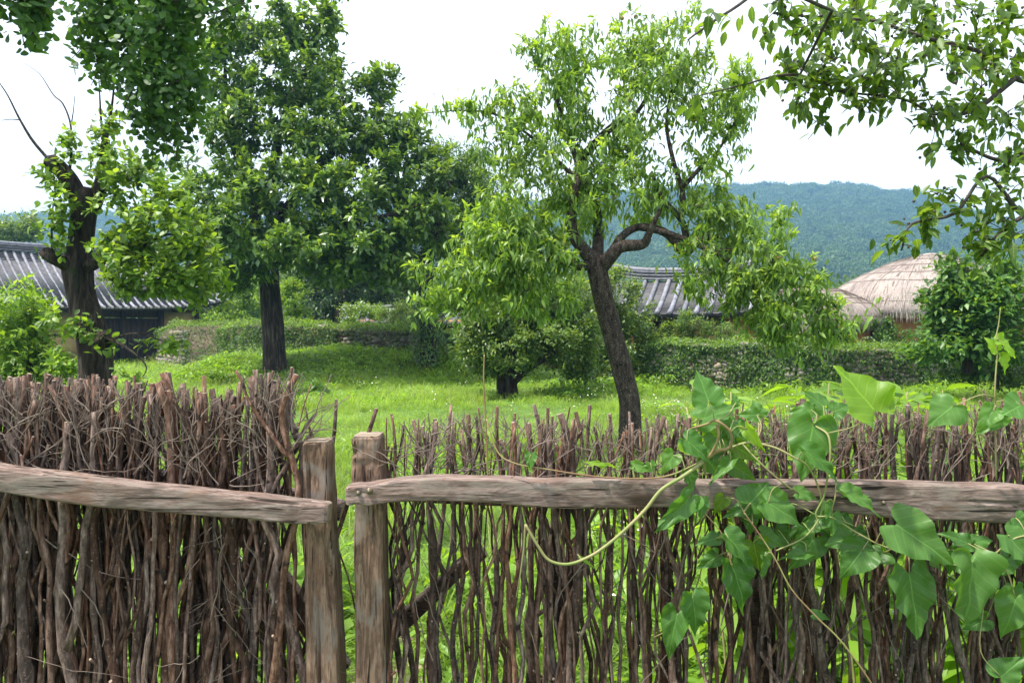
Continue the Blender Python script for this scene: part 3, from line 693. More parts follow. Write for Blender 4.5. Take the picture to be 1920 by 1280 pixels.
# the long house by the pollard tree
ang = math.radians(50); hn_ = np.array([math.sin(ang), -math.cos(ang), 0]); hu = np.array([math.cos(ang), math.sin(ang), 0])
corner = P(425, 565, 42); Lh = 17.0
O = np.array([corner[0], corner[1], 0]) - hu * Lh / 2
house = thing('tile_roofed_house', 'long grey-tiled house with dark timber doors and ochre plaster behind the pollarded tree', 'house', (O[0], O[1], 0))
tiled_house(house, O, hu, hn_, Lh, 3.6, 2.62, 5.25, 2.2, .55, rib=.36)
W0 = O - hn_ * 1.05
def wp(s): return W0 + hu * s
for s in np.arange(-7.4, 7.6, 1.85):
    mb = MB(); c = wp(s) + hn_ * .03; mb.box((c[0], c[1], 1.4), (.2, .2, 2.8), frame3(hu, hn_)); obj('pillar', mb.mesh('pillar', [M['house_wood']], False), house)
ps = list(np.arange(-7.4, 7.6, 1.85))
for k, s in enumerate(ps[:-1]):
    a, b = wp(s + .1), wp(s + 1.75)
    if k in (5, 6):      # dark plank doors
        for j in range(2):
            a2, b2 = wp(s + .1 + j * .825), wp(s + .1 + j * .825 + .80); d = wall_panel(house, 'door', a2, b2, .12, 2.2, hn_, .06, M['house_wood'])
            for q in range(3):
                a3 = a2 + hu * (.02 + q * .26); wall_panel(d, 'plank', a3 + hn_ * .012, a3 + hu * .235 + hn_ * .012, .16, 2.16, hn_, .03, M['house_wood'])
        wall_panel(house, 'lintel_panel', a, b, 2.24, 2.75, hn_, .08, M['house_wood'])
    else:
        wall_panel(house, 'plaster_panel', a, b, .3, 1.32, hn_, .1, M['plaster']); wall_panel(house, 'rail_beam', a, b, 1.325, 1.44, hn_ , .12, M['house_wood'])
        wall_panel(house, 'plaster_panel', a, b, 1.445, 2.5, hn_, .1, M['plaster'])
    wall_panel(house, 'sill_beam', a, b, .02, .115 if k in (5, 6) else .295, hn_, .16, M['house_wood'])
e0 = wp(7.4); wall_panel(house, 'end_wall', e0, e0 - hn_ * 5.2, .02, 2.7, hu, .12, M['plaster'])

# the house behind the peach tree
ang = math.radians(-20); n2 = np.array([math.sin(ang), -math.cos(ang), 0]); u2 = np.array([math.cos(ang), math.sin(ang), 0])
O2 = np.append(P(1255, 582, 26)[:2], 0)
house2 = thing('tile_roofed_house', 'low grey-tiled house seen behind the leaning tree trunk', 'house', (O2[0], O2[1], 0))
tiled_house(house2, O2, u2, n2, 6.6, 2.6, 2.12, 3.35, .9, .22, rib=.40, wall_in=.8, rr=.075, lime_ends=False)
W2 = O2 - n2 * .85
wall_panel(house2, 'clay_wall', W2 - u2 * 2.7, W2 + u2 * 2.7, .0, 2.25, n2, .15, M['clay'])
wall_panel(house2, 'end_wall', W2 - u2 * 2.72, W2 - u2 * 2.72 - n2 * 3.4, .0, 2.2, -u2, .12, M['clay'])
for s in (-2.7, -1.2, .3, 1.5, 2.7):
    c = W2 + u2 * s + n2 * .02; mb = MB(); mb.box((c[0], c[1], 1.12), (.17, .17, 2.24), frame3(u2, n2)); obj('pillar', mb.mesh('pillar', [M['house_wood']], False), house2)
for s in (-.95, -.45):
    a = W2 + u2 * s + n2 * .03; wn_ = wall_panel(house2, 'window', a, a + u2 * .46, .9, 1.9, n2, .05, M['house_wood'])
    for j in range(4): wall_panel(wn_, 'lattice_bar', a + u2 * (.04 + j * .115) + n2 * .02, a + u2 * (.065 + j * .115) + n2 * .02, .93, 1.87, n2, .02, M['house_wood'])

# small outbuildings glimpsed between the trunks
def hut(name, label, px, d, w, dep, z0, z_e, z_r, mat, angd):
    a = math.radians(angd); nn = np.array([math.sin(a), -math.cos(a), 0]); uu = np.array([math.cos(a), math.sin(a), 0]); o = np.append(P(px, 600, d)[:2], 0)
    r = thing(name, label, 'outbuilding', (o[0], o[1], 0))
    tiled_house(r, o, uu, nn, w, dep, z_e, z_r, 0.0, .03, rib=.34, wall_in=.35, rlift=.03, lime_ends=False)
    w0 = o - nn * .4
    wall_panel(r, 'front_wall', w0 - uu * (w/2 - .35), w0 + uu * (w/2 - .35), z0, z_e + .15, nn, .15, mat)
    for sg in (-1, 1): wall_panel(r, 'side_wall', w0 + uu * sg * (w/2 - .36), w0 + uu * sg * (w/2 - .36) - nn * (2 * dep - .9), z0, z_e + .12, uu * sg, .12, mat)
hut('storehouse', 'small tiled outbuilding with reddish clay wall behind the ivy bank', 690, 33, 1.7, .8, .6, 1.9, 2.2, M['clay'], 12)
hut('storehouse', 'low orange-walled outbuilding beside the ivy-wrapped trunk', 850, 30, 2.2, 1.0, .6, 1.85, 2.2, M['clay'], -6)

# thatched houses
def thatched(root, c, ang, a, b, z_e, z_r, ridge, seed, z0=0.0, wmat=None):
    """oval thatch: half lengths a, b; ridge = half length of the ridge"""
    ca, sa = math.cos(ang), math.sin(ang); R = np.array([[ca, sa, 0], [-sa, ca, 0], [0, 0, 1]])
    def surf(th, t):         # t 0 eave .. 1 ridge
        ex = 2.7; cc, s_ = math.cos(th), math.sin(th); k = (abs(cc) ** ex + abs(s_) ** ex) ** (-1/ex); g = 1 - t
        x = a * k * cc * g + ridge * np.clip(cc * 1.4, -1, 1) * t; y = b * k * s_ * g
        z = z_e + (z_r - z_e) * (.30 * (1 - (1 - min(1, t / .28)) ** 2) + .70 * (.48 * math.sin(t * math.pi / 2) ** 1.3 + .52 * t)) * (1 - .06 * (t * abs(cc)) ** 2)
        if t < .12: z -= (.12 - t) * 1.2
        p = np.array([x, y, 0]); w = 1 + .025 * mnoise.noise(Vector((x * 1.5 + seed, y * 1.5, z * 2)))
        return np.array([x * w, y * w, z + .05 * mnoise.noise(Vector((x * .9 + seed, y * .9, 3)))]) @ R + np.asarray(c, float)
    NA, NT = 120, 22; V = [surf(2 * math.pi * i / NA, j / NT) for j in range(NT + 1) for i in range(NA)]
    V += [surf(2 * math.pi * i / NA, .02) * np.array([1, 1, 1]) - np.array([0, 0, .28]) for i in range(NA)]
    ctr = np.asarray(c, float)
    for i in range(NA):
        q = V[(NT + 1) * NA + i]; V[(NT + 1) * NA + i] = np.array([ctr[0] + (q[0] - ctr[0]) * .90, ctr[1] + (q[1] - ctr[1]) * .86, q[2]])
    idx = np.arange(NA * (NT + 2)).reshape(NT + 2, NA); nx = np.roll(idx, -1, 1)
    Q = np.stack([idx[:NT], nx[:NT], nx[1:NT+1], idx[1:NT+1]], -1).reshape(-1, 4)
    Q = np.concatenate([Q, np.stack([idx[NT+1], nx[NT+1], nx[0], idx[0]], -1)])
    V.append(np.array([ctr[0], ctr[1], V[-1][2] + .25])); ci = len(V) - 1
    T = [(ci, nx[NT+1][i], idx[NT+1][i]) for i in range(NA)]
    mb = MB(); mb.add(V, Q, T); roof = obj('thatch_roof', mb.mesh('thatch_roof', [M['thatch']]), root)
    # straw lying down the slope, and the fringe
    pos, D, N, S = [], [], [], []
    for k in range(9000):
        th = rng.uniform(0, 2 * math.pi); t = rng.uniform(0, .97) if k > 3600 else rng.uniform(0, .1)
        p, q = surf(th, t), surf(th, max(0, t - .06)); dn = q - p + np.array([0, 0, -1e-3]) if t > .06 else np.array([0, 0, -1.0]) + .35 * nrm(surf(th, 0) - surf(th, .1))
        o = nrm(p - ctr - np.array([0, 0, z_e - .5])); pos.append(p + o * .012); D.append(nrm(dn) + rng.normal(size=3) * .09 + o * .06); N.append(o); S.append(rng.uniform(.2, .42))
    mm = leaf_mesh('straw', np.array(pos), np.array(D), np.array(N), np.array(S), [leaf_tmpl([(0, .018), (.5, .016), (1, 0)], 0, .05)], [M['straw']])
    tag(obj('straw', mm, root), kind='stuff')
    for t in (.06, .24, .42, .58, .74, .88):
        mb = MB(); mb.tube([surf(2 * math.pi * i / 90, t) + np.array([0, 0, .018]) for i in range(91)], .009, 5, False); obj('rope', mb.mesh('rope', [M['rope']]), root)
    for i in range(14):
        th = 2 * math.pi * (i + .5) / 14 + rng.normal() * .06; mb = MB(); mb.tube([surf(th, t) + np.array([0, 0, .022]) for t in np.linspace(.02, .98, 14)], .005, 5, False); obj('rope', mb.mesh('rope', [M['rope']]), root)
    # walls, posts and beams beneath
    n3 = np.array([sa, -ca, 0]); n3 = np.array([0, -1, 0]) @ R; u3 = np.array([1, 0, 0]) @ R; wa, wb = a * .72, b * .62
    w0 = ctr + n3 * wb; wt = z_e - .18
    wall_panel(root, 'clay_wall', w0 - u3 * wa, w0 - u3 * wa * .3, z0, wt, n3, .16, wmat or M['clay'])
    wall_panel(root, 'clay_wall', w0 + u3 * wa * .45, w0 + u3 * wa, z0, wt, n3, .16, wmat or M['clay'])
    wall_panel(root, 'back_wall', ctr - n3 * wb + u3 * wa, ctr - n3 * wb - u3 * wa, z0, wt, -n3, .16, M['house_wood'])
    for sg in (-1, 1): wall_panel(root, 'end_wall', ctr + u3 * sg * (wa + .003) + n3 * wb * .99, ctr + u3 * sg * (wa + .003) - n3 * wb * .99, z0, wt, u3 * sg, .14, wmat or M['clay'])
    for s in (-1, -.3, .08, .45, 1):
        q = w0 + u3 * wa * s + n3 * .06; mb = MB(); mb.box((q[0], q[1], (z0 + wt) / 2), (.15, .15, wt - z0), frame3(u3, n3)); obj('pillar', mb.mesh('pillar', [M['house_wood']], False), root)
    for zz in (.55, 1.05, 1.5):
        q = w0 + u3 * wa * .07; wall_panel(root, 'rail_beam', w0 - u3 * wa * .29, w0 + u3 * wa * .44, z0 + zz, z0 + zz + .1, n3, .08, M['house_wood'])
    return surf

c3 = P(1745, 600, 28.5); c3[2] = 0
th1 = thing('thatched_house', 'large straw-thatched house with roped roof rising behind the broad-leaved shrub', 'house', c3)
thatched(th1, c3, .06, 3.6, 2.7, 2.3, 4.3, .35, 3.1)
c4 = P(1520, 600, 27.5); c4[2] = 0
th2 = thing('thatched_house', 'low thatched wing with orange clay wall behind the drooping branches', 'house', c4)
thatched(th2, c4, -.05, 2.3, 1.7, 1.98, 3.05, .7, 7.7)
c5 = P(2050, 600, 27); c5[2] = 0
th3 = thing('thatched_house', 'thatched roof cut off by the right edge beyond the shrub', 'house', c5)
thatched(th3, c5, .0, 2.3, 1.8, 2.2, 3.35, .6, 11.7)

# ------------------------------------------------------------------ stone walls with creeper
def stone_proto(seed):
    v = np.array([[x, y, z] for x in (-1, 0, 1) for y in (-1, 1) for z in (-1, 1)], float)
    bmv = []
    r = np.random.default_rng(seed)
    # a chamfered, uneven block: 3 x 3 grid front, pulled edges
    V, Q = [], []
    g = [-1, -.55, .55, 1]
    for i, z in enumerate(g):
        for j, x in enumerate(g):
            e = (abs(x) == 1) + (abs(z) == 1); V.append((x * (1 - .10 * (e == 2)) + r.normal() * .07, -1 + .45 * e + r.normal() * .1, z * (1 - .12 * (e == 2)) + r.normal() * .08))
    for i in range(3):
        for j in range(3): a = i * 4 + j; Q.append((a, a+1, a+5, a+4))
    rim = [0, 1, 2, 3, 7, 11, 15, 14, 13, 12, 8, 4]; b = len(V)
    for k in rim: V.append((V[k][0] * .95, 1.0, V[k][2] * .95))
    for k in range(12): Q.append((rim[k], b + k, b + (k + 1) % 12, rim[(k + 1) % 12]))
    return np.array(V), np.array(Q)
SP = [stone_proto(s) for s in range(9)]
SPM = [mesh_np('stone', v, q, None, False, None, [M['stone']]) for v, q in SP]

def stone_wall(name, label, path, top, base, th, ivy_n, ivy_top_n, bare, stone_h=.13, group=None, max_obj=300, seed=1, pale=.3, bulge=.16):
    """path: plan polyline; top(s), base(s) heights by length along; bare(s, h) 0..1 how free of creeper"""
    path = np.asarray(path, float); pl = catmull(np.concatenate([path, np.zeros((len(path), 1))], 1), 12)[:, :2]
    seg = np.concatenate([[0], np.cumsum(np.linalg.norm(np.diff(pl, axis=0), axis=1))]); L = seg[-1]
    def at(s):
        x = np.interp(s, seg, pl[:, 0]); y = np.interp(s, seg, pl[:, 1]); e = .05
        dx = np.interp(s + e, seg, pl[:, 0]) - np.interp(s - e, seg, pl[:, 0]); dy = np.interp(s + e, seg, pl[:, 1]) - np.interp(s - e, seg, pl[:, 1])
        u = nrm(np.array([dx, dy, 0.])); nn = np.array([u[1], -u[0], 0.])
        if nn[1] > 0: nn = -nn
        return np.array([x, y, 0.]), u, nn
    root = tag(thing(name, label, 'wall', at(L / 2)[0], group), kind='thing')
    V, Q = [], []; ss = np.linspace(0, L, max(8, int(L / .4)))
    for s in ss:
        p, u, nn = at(s); zt, zb = top(s), base(s) - .3
        V += [p + nn * th * .42 + [0, 0, zb], p + nn * th * .38 + [0, 0, zt - .06], p + [0, 0, zt + .04], p - nn * th * .4 + [0, 0, zt - .06], p - nn * th * .42 + [0, 0, zb]]
    for i in range(len(ss) - 1):
        a = i * 5; Q += [(a + k, a + k + 1, a + k + 6, a + k + 5) for k in range(4)]
    mb = MB(); mb.add(V, Q); e = (len(ss) - 1) * 5
    mb.T.append(np.array([(0, 2, 1), (0, 3, 2), (0, 4, 3), (e, e+1, e+2), (e, e+2, e+3), (e, e+3, e+4)])); mb.tm.append(np.zeros(6))
    obj('wall_core', mb.mesh('wall_core', [M['earth']], False), root)
    items = []; r = np.random.default_rng(seed); z = 0.0
    hmax = max(top(s) - base(s) for s in ss)
    while z < hmax:
        h0 = stone_h * r.uniform(.85, 1.2); s = r.uniform(0, .2)
        while s < L:
            h = h0 * r.uniform(.7, 1.35); w = h0 * r.uniform(.8, 2.4); c = s + w / 2
            if c < L and z + h * .5 < top(c) - base(c):
                p, u, nn = at(c); items.append((bare(c, z / max(.1, top(c) - base(c))), p + nn * (th * .42 + r.uniform(-.015, .03)) + np.array([0, 0, base(c) + z + h0 / 2 + r.normal() * .018 + .04 * math.sin(c * 1.4 + z * 3)]), u, nn, w, h, r.normal() * .16))
            s += w
        z += h0 * .93
    items.sort(key=lambda q: -q[0])
    rest = MB()
    for k, (bb, p, u, nn, w, h, tw) in enumerate(items):
        sx, sy, sz = w * .485, .09, h * .47; j = int(r.integers(0, 9)); fl = 1 if r.uniform() < .5 else -1
        X = (u * math.cos(tw) + np.array([0, 0, 1]) * math.sin(tw)) * sx * fl; Z = (np.array([0, 0, 1]) * math.cos(tw) - u * math.sin(tw)) * sz; Yv = -nn * sy
        if k < max_obj and bb > .15:
            o = bpy.data.objects.new('stone', SPM[j]); COL.objects.link(o); o.parent = root
            o.matrix_parent_inverse = Matrix.Translation(-Vector(root.location))
            o.matrix_basis = Matrix(((X[0], Yv[0], Z[0], p[0]), (X[1], Yv[1], Z[1], p[1]), (X[2], Yv[2], Z[2], p[2]), (0, 0, 0, 1)))
        elif bb > .0:
            v, q = SP[j]; rest.add(p + v[:, 0:1] * X + v[:, 1:2] * Yv + v[:, 2:3] * Z, q)
    if rest.n: tag(obj('stone_fill', rest.mesh('stone_fill', [M['stone_stuff']], False), root), kind='stuff')
    # creeper over the face and along the top
    def creeper(n, on_top):  # leaves with lumps
        pos, D, N, S, mi = [], [], [], [], []
        while len(pos) < n:
            s = r.uniform(0, L); p, u, nn = at(s); zt, zb = top(s), base(s)
            if on_top:
                v = r.uniform(-1.15, 1.15); b = .14 + bulge * .5 + .14 * mnoise.noise(Vector((s * 1.3, v, seed))); lump = 1 + .7 * mnoise.noise(Vector((s * .8, seed, 2)))
                q = p + nn * v * th * .6 + np.array([0, 0, zt + b * lump * (1 - v * v * .7) * r.uniform(.2, 1)]); o = nrm(nn * v * .6 + np.array([0, 0, 1.]))
            else:
                h = r.uniform(-.02, 1.02); bb = bare(s, h)
                if r.uniform() < bb: continue
                bl = bulge * max(0, .55 + mnoise.noise(Vector((s * 1.6, h * 2.2, seed)))); q = p + nn * (th * .45 + .03 + bl * r.uniform(.3, 1.0)) + np.array([0, 0, zb + h * (zt - zb)]); o = nrm(nn + np.array([0, 0, .35]))
            pos.append(q); D.append(nrm(o * .45 + np.array([0, 0, -.55]) + r.normal(size=3) * .6)); N.append(nrm(o + r.normal(size=3) * .35)); S.append(r.uniform(.05, .105)); mi.append(int(r.uniform() < (pale + .35 if on_top else pale * .4)))
        return [np.array(a) for a in (pos, D, N, S, mi)]
    A = creeper(ivy_n, False); B = creeper(ivy_top_n, True); A = [np.concatenate([a, b]) for a, b in zip(A, B)]
    tag(obj('creeper_foliage', leaf_mesh('creeper_foliage', A[0], A[1], A[2], A[3], OVAL_LO, [M['ivy'], M['ivy_y']], A[4]), root), kind='stuff')
    return root

def bare_right(s, h):
    # bare stretches: near the house end and under the earth-topped part
    a = .85 * math.exp(-((s - 2.0) / .75) ** 2) * (h < .72) + .95 * (5.35 < s < 7.25) * (h < 1.1) + .5 * (8.9 < s) * (h > .3)
    return min(.9, a * .8 + .05 * max(0, mnoise.noise(Vector((s * 1.1, h * 2, 4)))))
pr = [P(1200, 700, 22.5)[:2], P(1350, 700, 21.6)[:2], P(1500, 700, 20.6)[:2], P(1700, 700, 21.0)[:2], P(1930, 700, 21.5)[:2], P(2200, 700, 21.5)[:2]]
stone_wall('stone_wall', 'creeper-covered dry stone wall below the thatched houses, with a bare stretch', pr,
           lambda s: 1.22 - .10 * smooth(4.2, 5.4, s) - .20 * smooth(5.0, 9.0, s) + .03 * math.sin(s * 2.3), lambda s: 0.0, .6, 26000, 13000, bare_right, .125, seed=3, pale=.3)

def bare_mid(s, h): return min(.95, .75 * (8.2 < s < 11.5) + .2 * max(0, mnoise.noise(Vector((s, h * 2, 9)))))
pm = [P(428, 640, 33.5)[:2], P(470, 640, 31.0)[:2], P(560, 640, 29.0)[:2], P(700, 640, 27.6)[:2], P(800, 640, 27.1)[:2], P(930, 640, 27.2)[:2], P(1040, 640, 27.3)[:2]]
stone_wall('stone_wall', 'ivy-draped stone wall along the top of the grassy bank', pm,
           lambda s: 1.62 + .18 * math.exp(-((s - 4.5) / 3.0) ** 2) - .12 * smooth(9, 12, s), lambda s: .35 if s < 2 else .62, .7, 17000, 15000, bare_mid, .13, seed=5, pale=.38, bulge=.24)

def bare_left(s, h): return .92 if (s < 2.0 and h < .8) else max(0, .9 - (s - 2.0) * .8) * (h < .8)
pl_ = [P(305, 690, 38.0)[:2], P(345, 690, 36.2)[:2], P(410, 690, 34.8)[:2], P(460, 690, 33.6)[:2], P(520, 690, 32.5)[:2]]
stone_wall('stone_wall', 'tall rough stone wall beside the long tiled house', pl_,
           lambda s: 1.55 + .25 * smooth(0, 2.5, s), lambda s: 0.0, .6, 4500, 4500, bare_left, .19, seed=8, pale=.3, bulge=.3)

# low retaining stones at the foot of the bank
pk = [P(635, 716, 25.0)[:2], P(720, 716, 24.9)[:2], P(820, 716, 24.7)[:2], P(905, 716, 24.6)[:2]]
stone_wall('retaining_wall', 'low row of stones at the foot of the grassy bank', pk, lambda s: .17, lambda s: -.05, .3, 700, 1200, lambda s, h: .55, .11, seed=11, pale=.5)

# ------------------------------------------------------------------ trees
def leafed_tree(name, label, tr, base, bark, twig, mats, leaves, tm, n_obj=0, obj_mat=None, seed=1.0, amp=.1, fr=3., cap=None, sides=26, cat='tree', tm_obj=None, group=None):
    """leaves: list of (pos, D, N, S, material index)"""
    root = thing(name, label, cat, base, group); tr.radii()
    mb, ms = tr.meshes(bark, twig, seed, sides, amp, fr, cap)
    obj('trunk', mb, root)
    if ms: tag(obj('branches', ms, root), kind='stuff')
    Pq = np.concatenate([a[0] for a in leaves]); D = np.concatenate([a[1] for a in leaves]); N = np.concatenate([a[2] for a in leaves]); S = np.concatenate([a[3] for a in leaves])
    mi = np.concatenate([np.full(len(a[0]), a[4]) for a in leaves])
    sel = np.zeros(len(Pq), bool)
    if n_obj:
        px = CX + F_PX * Pq[:, 0] / Pq[:, 1]; py = HZ - F_PX * (Pq[:, 2] - EYE) / Pq[:, 1]
        seen = np.where((mi == 0) & (px > -10) & (px < 1930) & (py > -10) & (py < 1280))[0]
        o = seen[np.argsort((Pq[seen, 1]) - 6 * S[seen])][:n_obj]; sel[o] = True
    crown = obj('crown', leaf_mesh('crown', Pq[~sel], D[~sel], N[~sel], S[~sel], tm, mats, mi[~sel]), root)
    if n_obj:
        crown['kind'] = 'stuff'
        leaf_objects(crown, Pq[sel], D[sel], N[sel], S[sel], tm_obj or tm, obj_mat)
    return root

def sub(tips, f):
    return [t for t in tips if rng.uniform() < f]

# --- peach tree
d = 10.5; t = Tree()
t.limb([(1183, 868, d, .17), (1182, 800, d, .145), (1180, 750, d, .135), (1168, 700, d, .135), (1150, 630, d, .130), (1134, 570, d, .128), (1120, 505, d, .128), (1112, 485, d, .11)])
t.limb([(1113, 490, d, .10), (1092, 465, d, .085), (1075, 440, d, .075), (1071, 405, d, .07), (1078, 360, d, .055), (1085, 315, d + .2, .045), (1062, 250, d + .3, .03), (1040, 170, d + .3, .018)])
t.limb([(1112, 497, d, .07), (1085, 499, d - .1, .055), (1060, 492, d - .2, .045), (1028, 481, d - .4, .035), (980, 470, d - .6, .02)])
t.limb([(1118, 492, d, .09), (1122, 440, d + .3, .07), (1115, 380, d + .4, .06), (1088, 310, d + .4, .055), (1120, 265, d + .4, .055), (1160, 228, d + .4, .045), (1195, 210, d + .4, .03), (1230, 150, d + .4, .018)])
t.limb([(1128, 500, d, .10), (1150, 475, d - .1, .085), (1165, 462, d - .1, .078), (1205, 458, d - .1, .066), (1216, 440, d - .2, .045), (1232, 405, d - .3, .03), (1250, 370, d - .3, .018)])
t.limb([(1140, 485, d, .065), (1170, 440, d + .1, .052), (1205, 425, d + .2, .05), (1250, 438, d + .2, .056), (1280, 470, d + .1, .062), (1292, 470, d + .1, .052), (1310, 450, d, .042), (1345, 443, d, .03)])
t.limb([(1288, 470, d + .1, .048), (1284, 430, d + .2, .045), (1272, 405, d + .2, .038), (1240, 370, d + .3, .035), (1225, 330, d + .3, .02)])
t.limb([(1278, 405, d + .2, .045), (1280, 360, d + .3, .035), (1262, 300, d + .3, .03), (1250, 230, d + .4, .022), (1262, 150, d + .4, .014)])
t.limb([(1282, 350, d + .2, .03), (1310, 318, d + .2, .028), (1345, 285, d + .2, .018), (1385, 215, d + .2, .01)])
t.limb([(1210, 428, d, .045), (1260, 440, d - .1, .04), (1320, 465, d - .2, .035), (1380, 500, d - .4, .03), (1430, 560, d - .5, .018), (1480, 610, d - .6, .01)])
t.limb([(1330, 470, d - .2, .03), (1400, 470, d - .4, .025), (1470, 500, d - .5, .018), (1540, 560, d - .5, .01)])
t.limb([(1075, 330, d + .2, .03), (1000, 260, d + .1, .02), (930, 215, d, .014), (860, 208, d, .009), (800, 212, d, .006)])
pb = [(1030, 105, 75, 60, .3, .7, 26), (1140, 85, 90, 60, .2, .8, 32), (1245, 85, 80, 65, .2, .8, 30), (1330, 150, 62, 70, .2, .8, 24), (1230, 190, 90, 60, .2, 1.1, 30), (1050, 190, 90, 60, .2, 1, 30),
      (1130, 250, 80, 50, 0, 1.1, 26), (960, 190, 40, 45, .1, .5, 9), (980, 290, 80, 55, 0, .8, 26), (1090, 330, 95, 55, -.2, 1.2, 32), (980, 370, 80, 50, -.2, .8, 24), (1345, 250, 48, 60, .2, .6, 16), (1380, 130, 22, 30, .2, .3, 4),
      (1330, 400, 55, 40, .1, .7, 18), (1060, 400, 70, 38, .5, .7, 15), (1200, 345, 70, 45, .3, .8, 18), (900, 470, 70, 50, -.7, .6, 20), (850, 535, 50, 42, -.8, .5, 15), (970, 450, 80, 50, -.5, .7, 22), (920, 560, 80, 35, -.7, .5, 18), (810, 560, 34, 28, -.8, .3, 8), (880, 420, 40, 35, -.6, .4, 9), (790, 500, 24, 20, -.8, .2, 4), (1030, 560, 60, 35, -.5, .4, 12),
      (1430, 420, 55, 42, -.2, .6, 16), (1400, 490, 90, 45, -.4, .8, 26), (1490, 520, 65, 45, -.5, .6, 20), (1460, 590, 80, 35, -.6, .5, 20), (1350, 540, 70, 45, -.4, .6, 17), (1545, 570, 45, 35, -.5, .4, 10), (1570, 615, 45, 22, -.6, .3, 7),
      (1330, 500, 40, 40, .1, .4, 6), (1200, 400, 60, 25, .9, .4, 8), (870, 205, 60, 22, 0, .2, 9), (800, 200, 22, 15, 0, .1, 3), (1375, 190, 25, 40, .2, .3, 5), (990, 520, 60, 35, -.5, .5, 12), (1500, 640, 60, 15, -.6, .3, 6)]
tp, cn = blob_tips([(a, b, rx * 1.12, ry * 1.12, dd, rd, k) for a, b, rx, ry, dd, rd, k in pb + [(1010, 430, 70, 40, -.2, .6, 16), (930, 400, 50, 40, -.5, .5, 10), (1040, 480, 50, 30, -.5, .4, 8), (1330, 350, 40, 40, .1, .5, 9), (1390, 410, 55, 35, 0, .6, 13), (1300, 470, 45, 28, -.5, .3, 6), (1170, 300, 60, 40, .3, .8, 12), (1420, 550, 60, 40, -.5, .5, 12)]], d, 1.6); t.grow(tp, cn, .18, -.05, .10, .25, from_min=20)
lv = [(*tip_leaves(t.tips, 18, .5, .112, .25, .6, .15, -.66, .9, .045), 0), (*tip_leaves(sub(t.tips, .8), 8, .12, .105, .5, .62, .35, .12, 1.0, .012), 1)]
peach = leafed_tree('peach_tree', 'leaning tree with narrow drooping bright green leaves and lichened trunk behind the fence', t, P(1183, 868, d) * [1, 1, 0], M['bark_peach'], M['twig'], [M['peach'], M['peach_young']], lv, LANCE,
                    seed=2.2, amp=.07, fr=5)
ft = [t.tips[int(i)] for i in rng.integers(0, len(t.tips), 26)]
mf = MB(); mf_t = [(0, 0, -1), (0, 0, 1)]
fv, fq, ftt, _ = tube_np([(0, 0, -.03), (0, 0, -.022), (0, 0, 0), (0, 0, .02), (0, 0, .03)], [.004, .02, .03, .022, .004], 8)
fm = mesh_np('fruit', fv, fq, ftt, True, None, [M['fruit']])
for q in ft:
    o = obj('fruit', fm, peach); o.matrix_basis = Matrix.Translation(Vector(q[0] + np.array([0, 0, -.05])))

# --- big dark broadleaf
d = 25.0; t = Tree()
t.limb([(517, 722, d, .40), (516, 690, d, .365), (514, 640, d, .335), (509, 580, d, .31), (506, 530, d, .30), (502, 480, d, .29)])
t.limb([(503, 500, d, .22), (520, 430, d - .3, .19), (560, 360, d - .5, .16), (610, 300, d - .5, .12), (660, 250, d - .5, .07), (720, 200, d - .5, .03)])
t.limb([(502, 490, d, .2), (480, 420, d, .17), (478, 350, d, .15), (440, 280, d, .11), (425, 180, d, .07), (420, 90, d, .03)])
t.limb([(503, 480, d, .22), (512, 400, d + .5, .18), (515, 300, d + .5, .15), (540, 200, d + .5, .11), (580, 120, d + .5, .07), (600, 40, d + .5, .03)])
t.limb([(510, 470, d, .15), (580, 440, d - 1, .12), (660, 420, d - 1.5, .09), (740, 400, d - 1.6, .06), (800, 380, d - 1.5, .03)])
t.limb([(500, 470, d, .12), (450, 430, d - 1, .09), (400, 410, d - 1.5, .05)])
bb = [(480, 50, 80, 55, 0, 1.6, 50), (590, 50, 55, 60, .5, 1.4, 38), (560, 150, 90, 55, 0, 2, 60), (420, 130, 60, 70, 0, 1.5, 40), (460, 230, 100, 55, -.5, 2, 62), (640, 170, 50, 50, 0, 1.2, 28), (715, 160, 38, 42, 0, .9, 18),
      (610, 250, 90, 55, -.5, 2, 56), (715, 250, 80, 45, 0, 1.6, 46), (770, 235, 50, 22, 0, .8, 10), (780, 320, 85, 55, 0, 1.8, 52), (670, 345, 95, 55, -1, 2, 66), (550, 350, 90, 55, -1.5, 2, 56), (420, 340, 90, 60, -1, 2, 60),
      (450, 430, 85, 55, -1.5, 2, 58), (560, 450, 95, 50, -1.8, 2, 64), (680, 440, 90, 60, -1.5, 2, 66), (800, 410, 70, 60, -.5, 1.6, 48), (740, 500, 60, 35, -1, 1.4, 30), (640, 510, 60, 25, -1.5, 1.2, 22), (420, 510, 50, 35, -1, 1.2, 24), (385, 420, 45, 60, -1, 1.4, 28), (480, 500, 40, 25, -1, 1, 14)]
tp, cn = blob_tips(bb, d, 1.0); t.grow(tp, cn, .35, -.08, .08, .4, r_tip=.008, from_min=12)
lv = [(*tip_leaves(t.tips, 28, .6, .23, .35, .75, .35, -.25, 1, .12), 0), (*tip_leaves(sub(t.tips, .9), 17, .25, .23, .5, .7, .5, .0, 1, .08), 1)]
leafed_tree('broadleaf_tree', 'tall dark green broadleaf tree with straight trunk in the middle of the meadow', t, P(517, 722, d) * [1, 1, 0], M['bark_dark'], M['twig'], [M['big'], M['big_young']], lv, OVAL_LO, seed=5.1, amp=.09, fr=4)

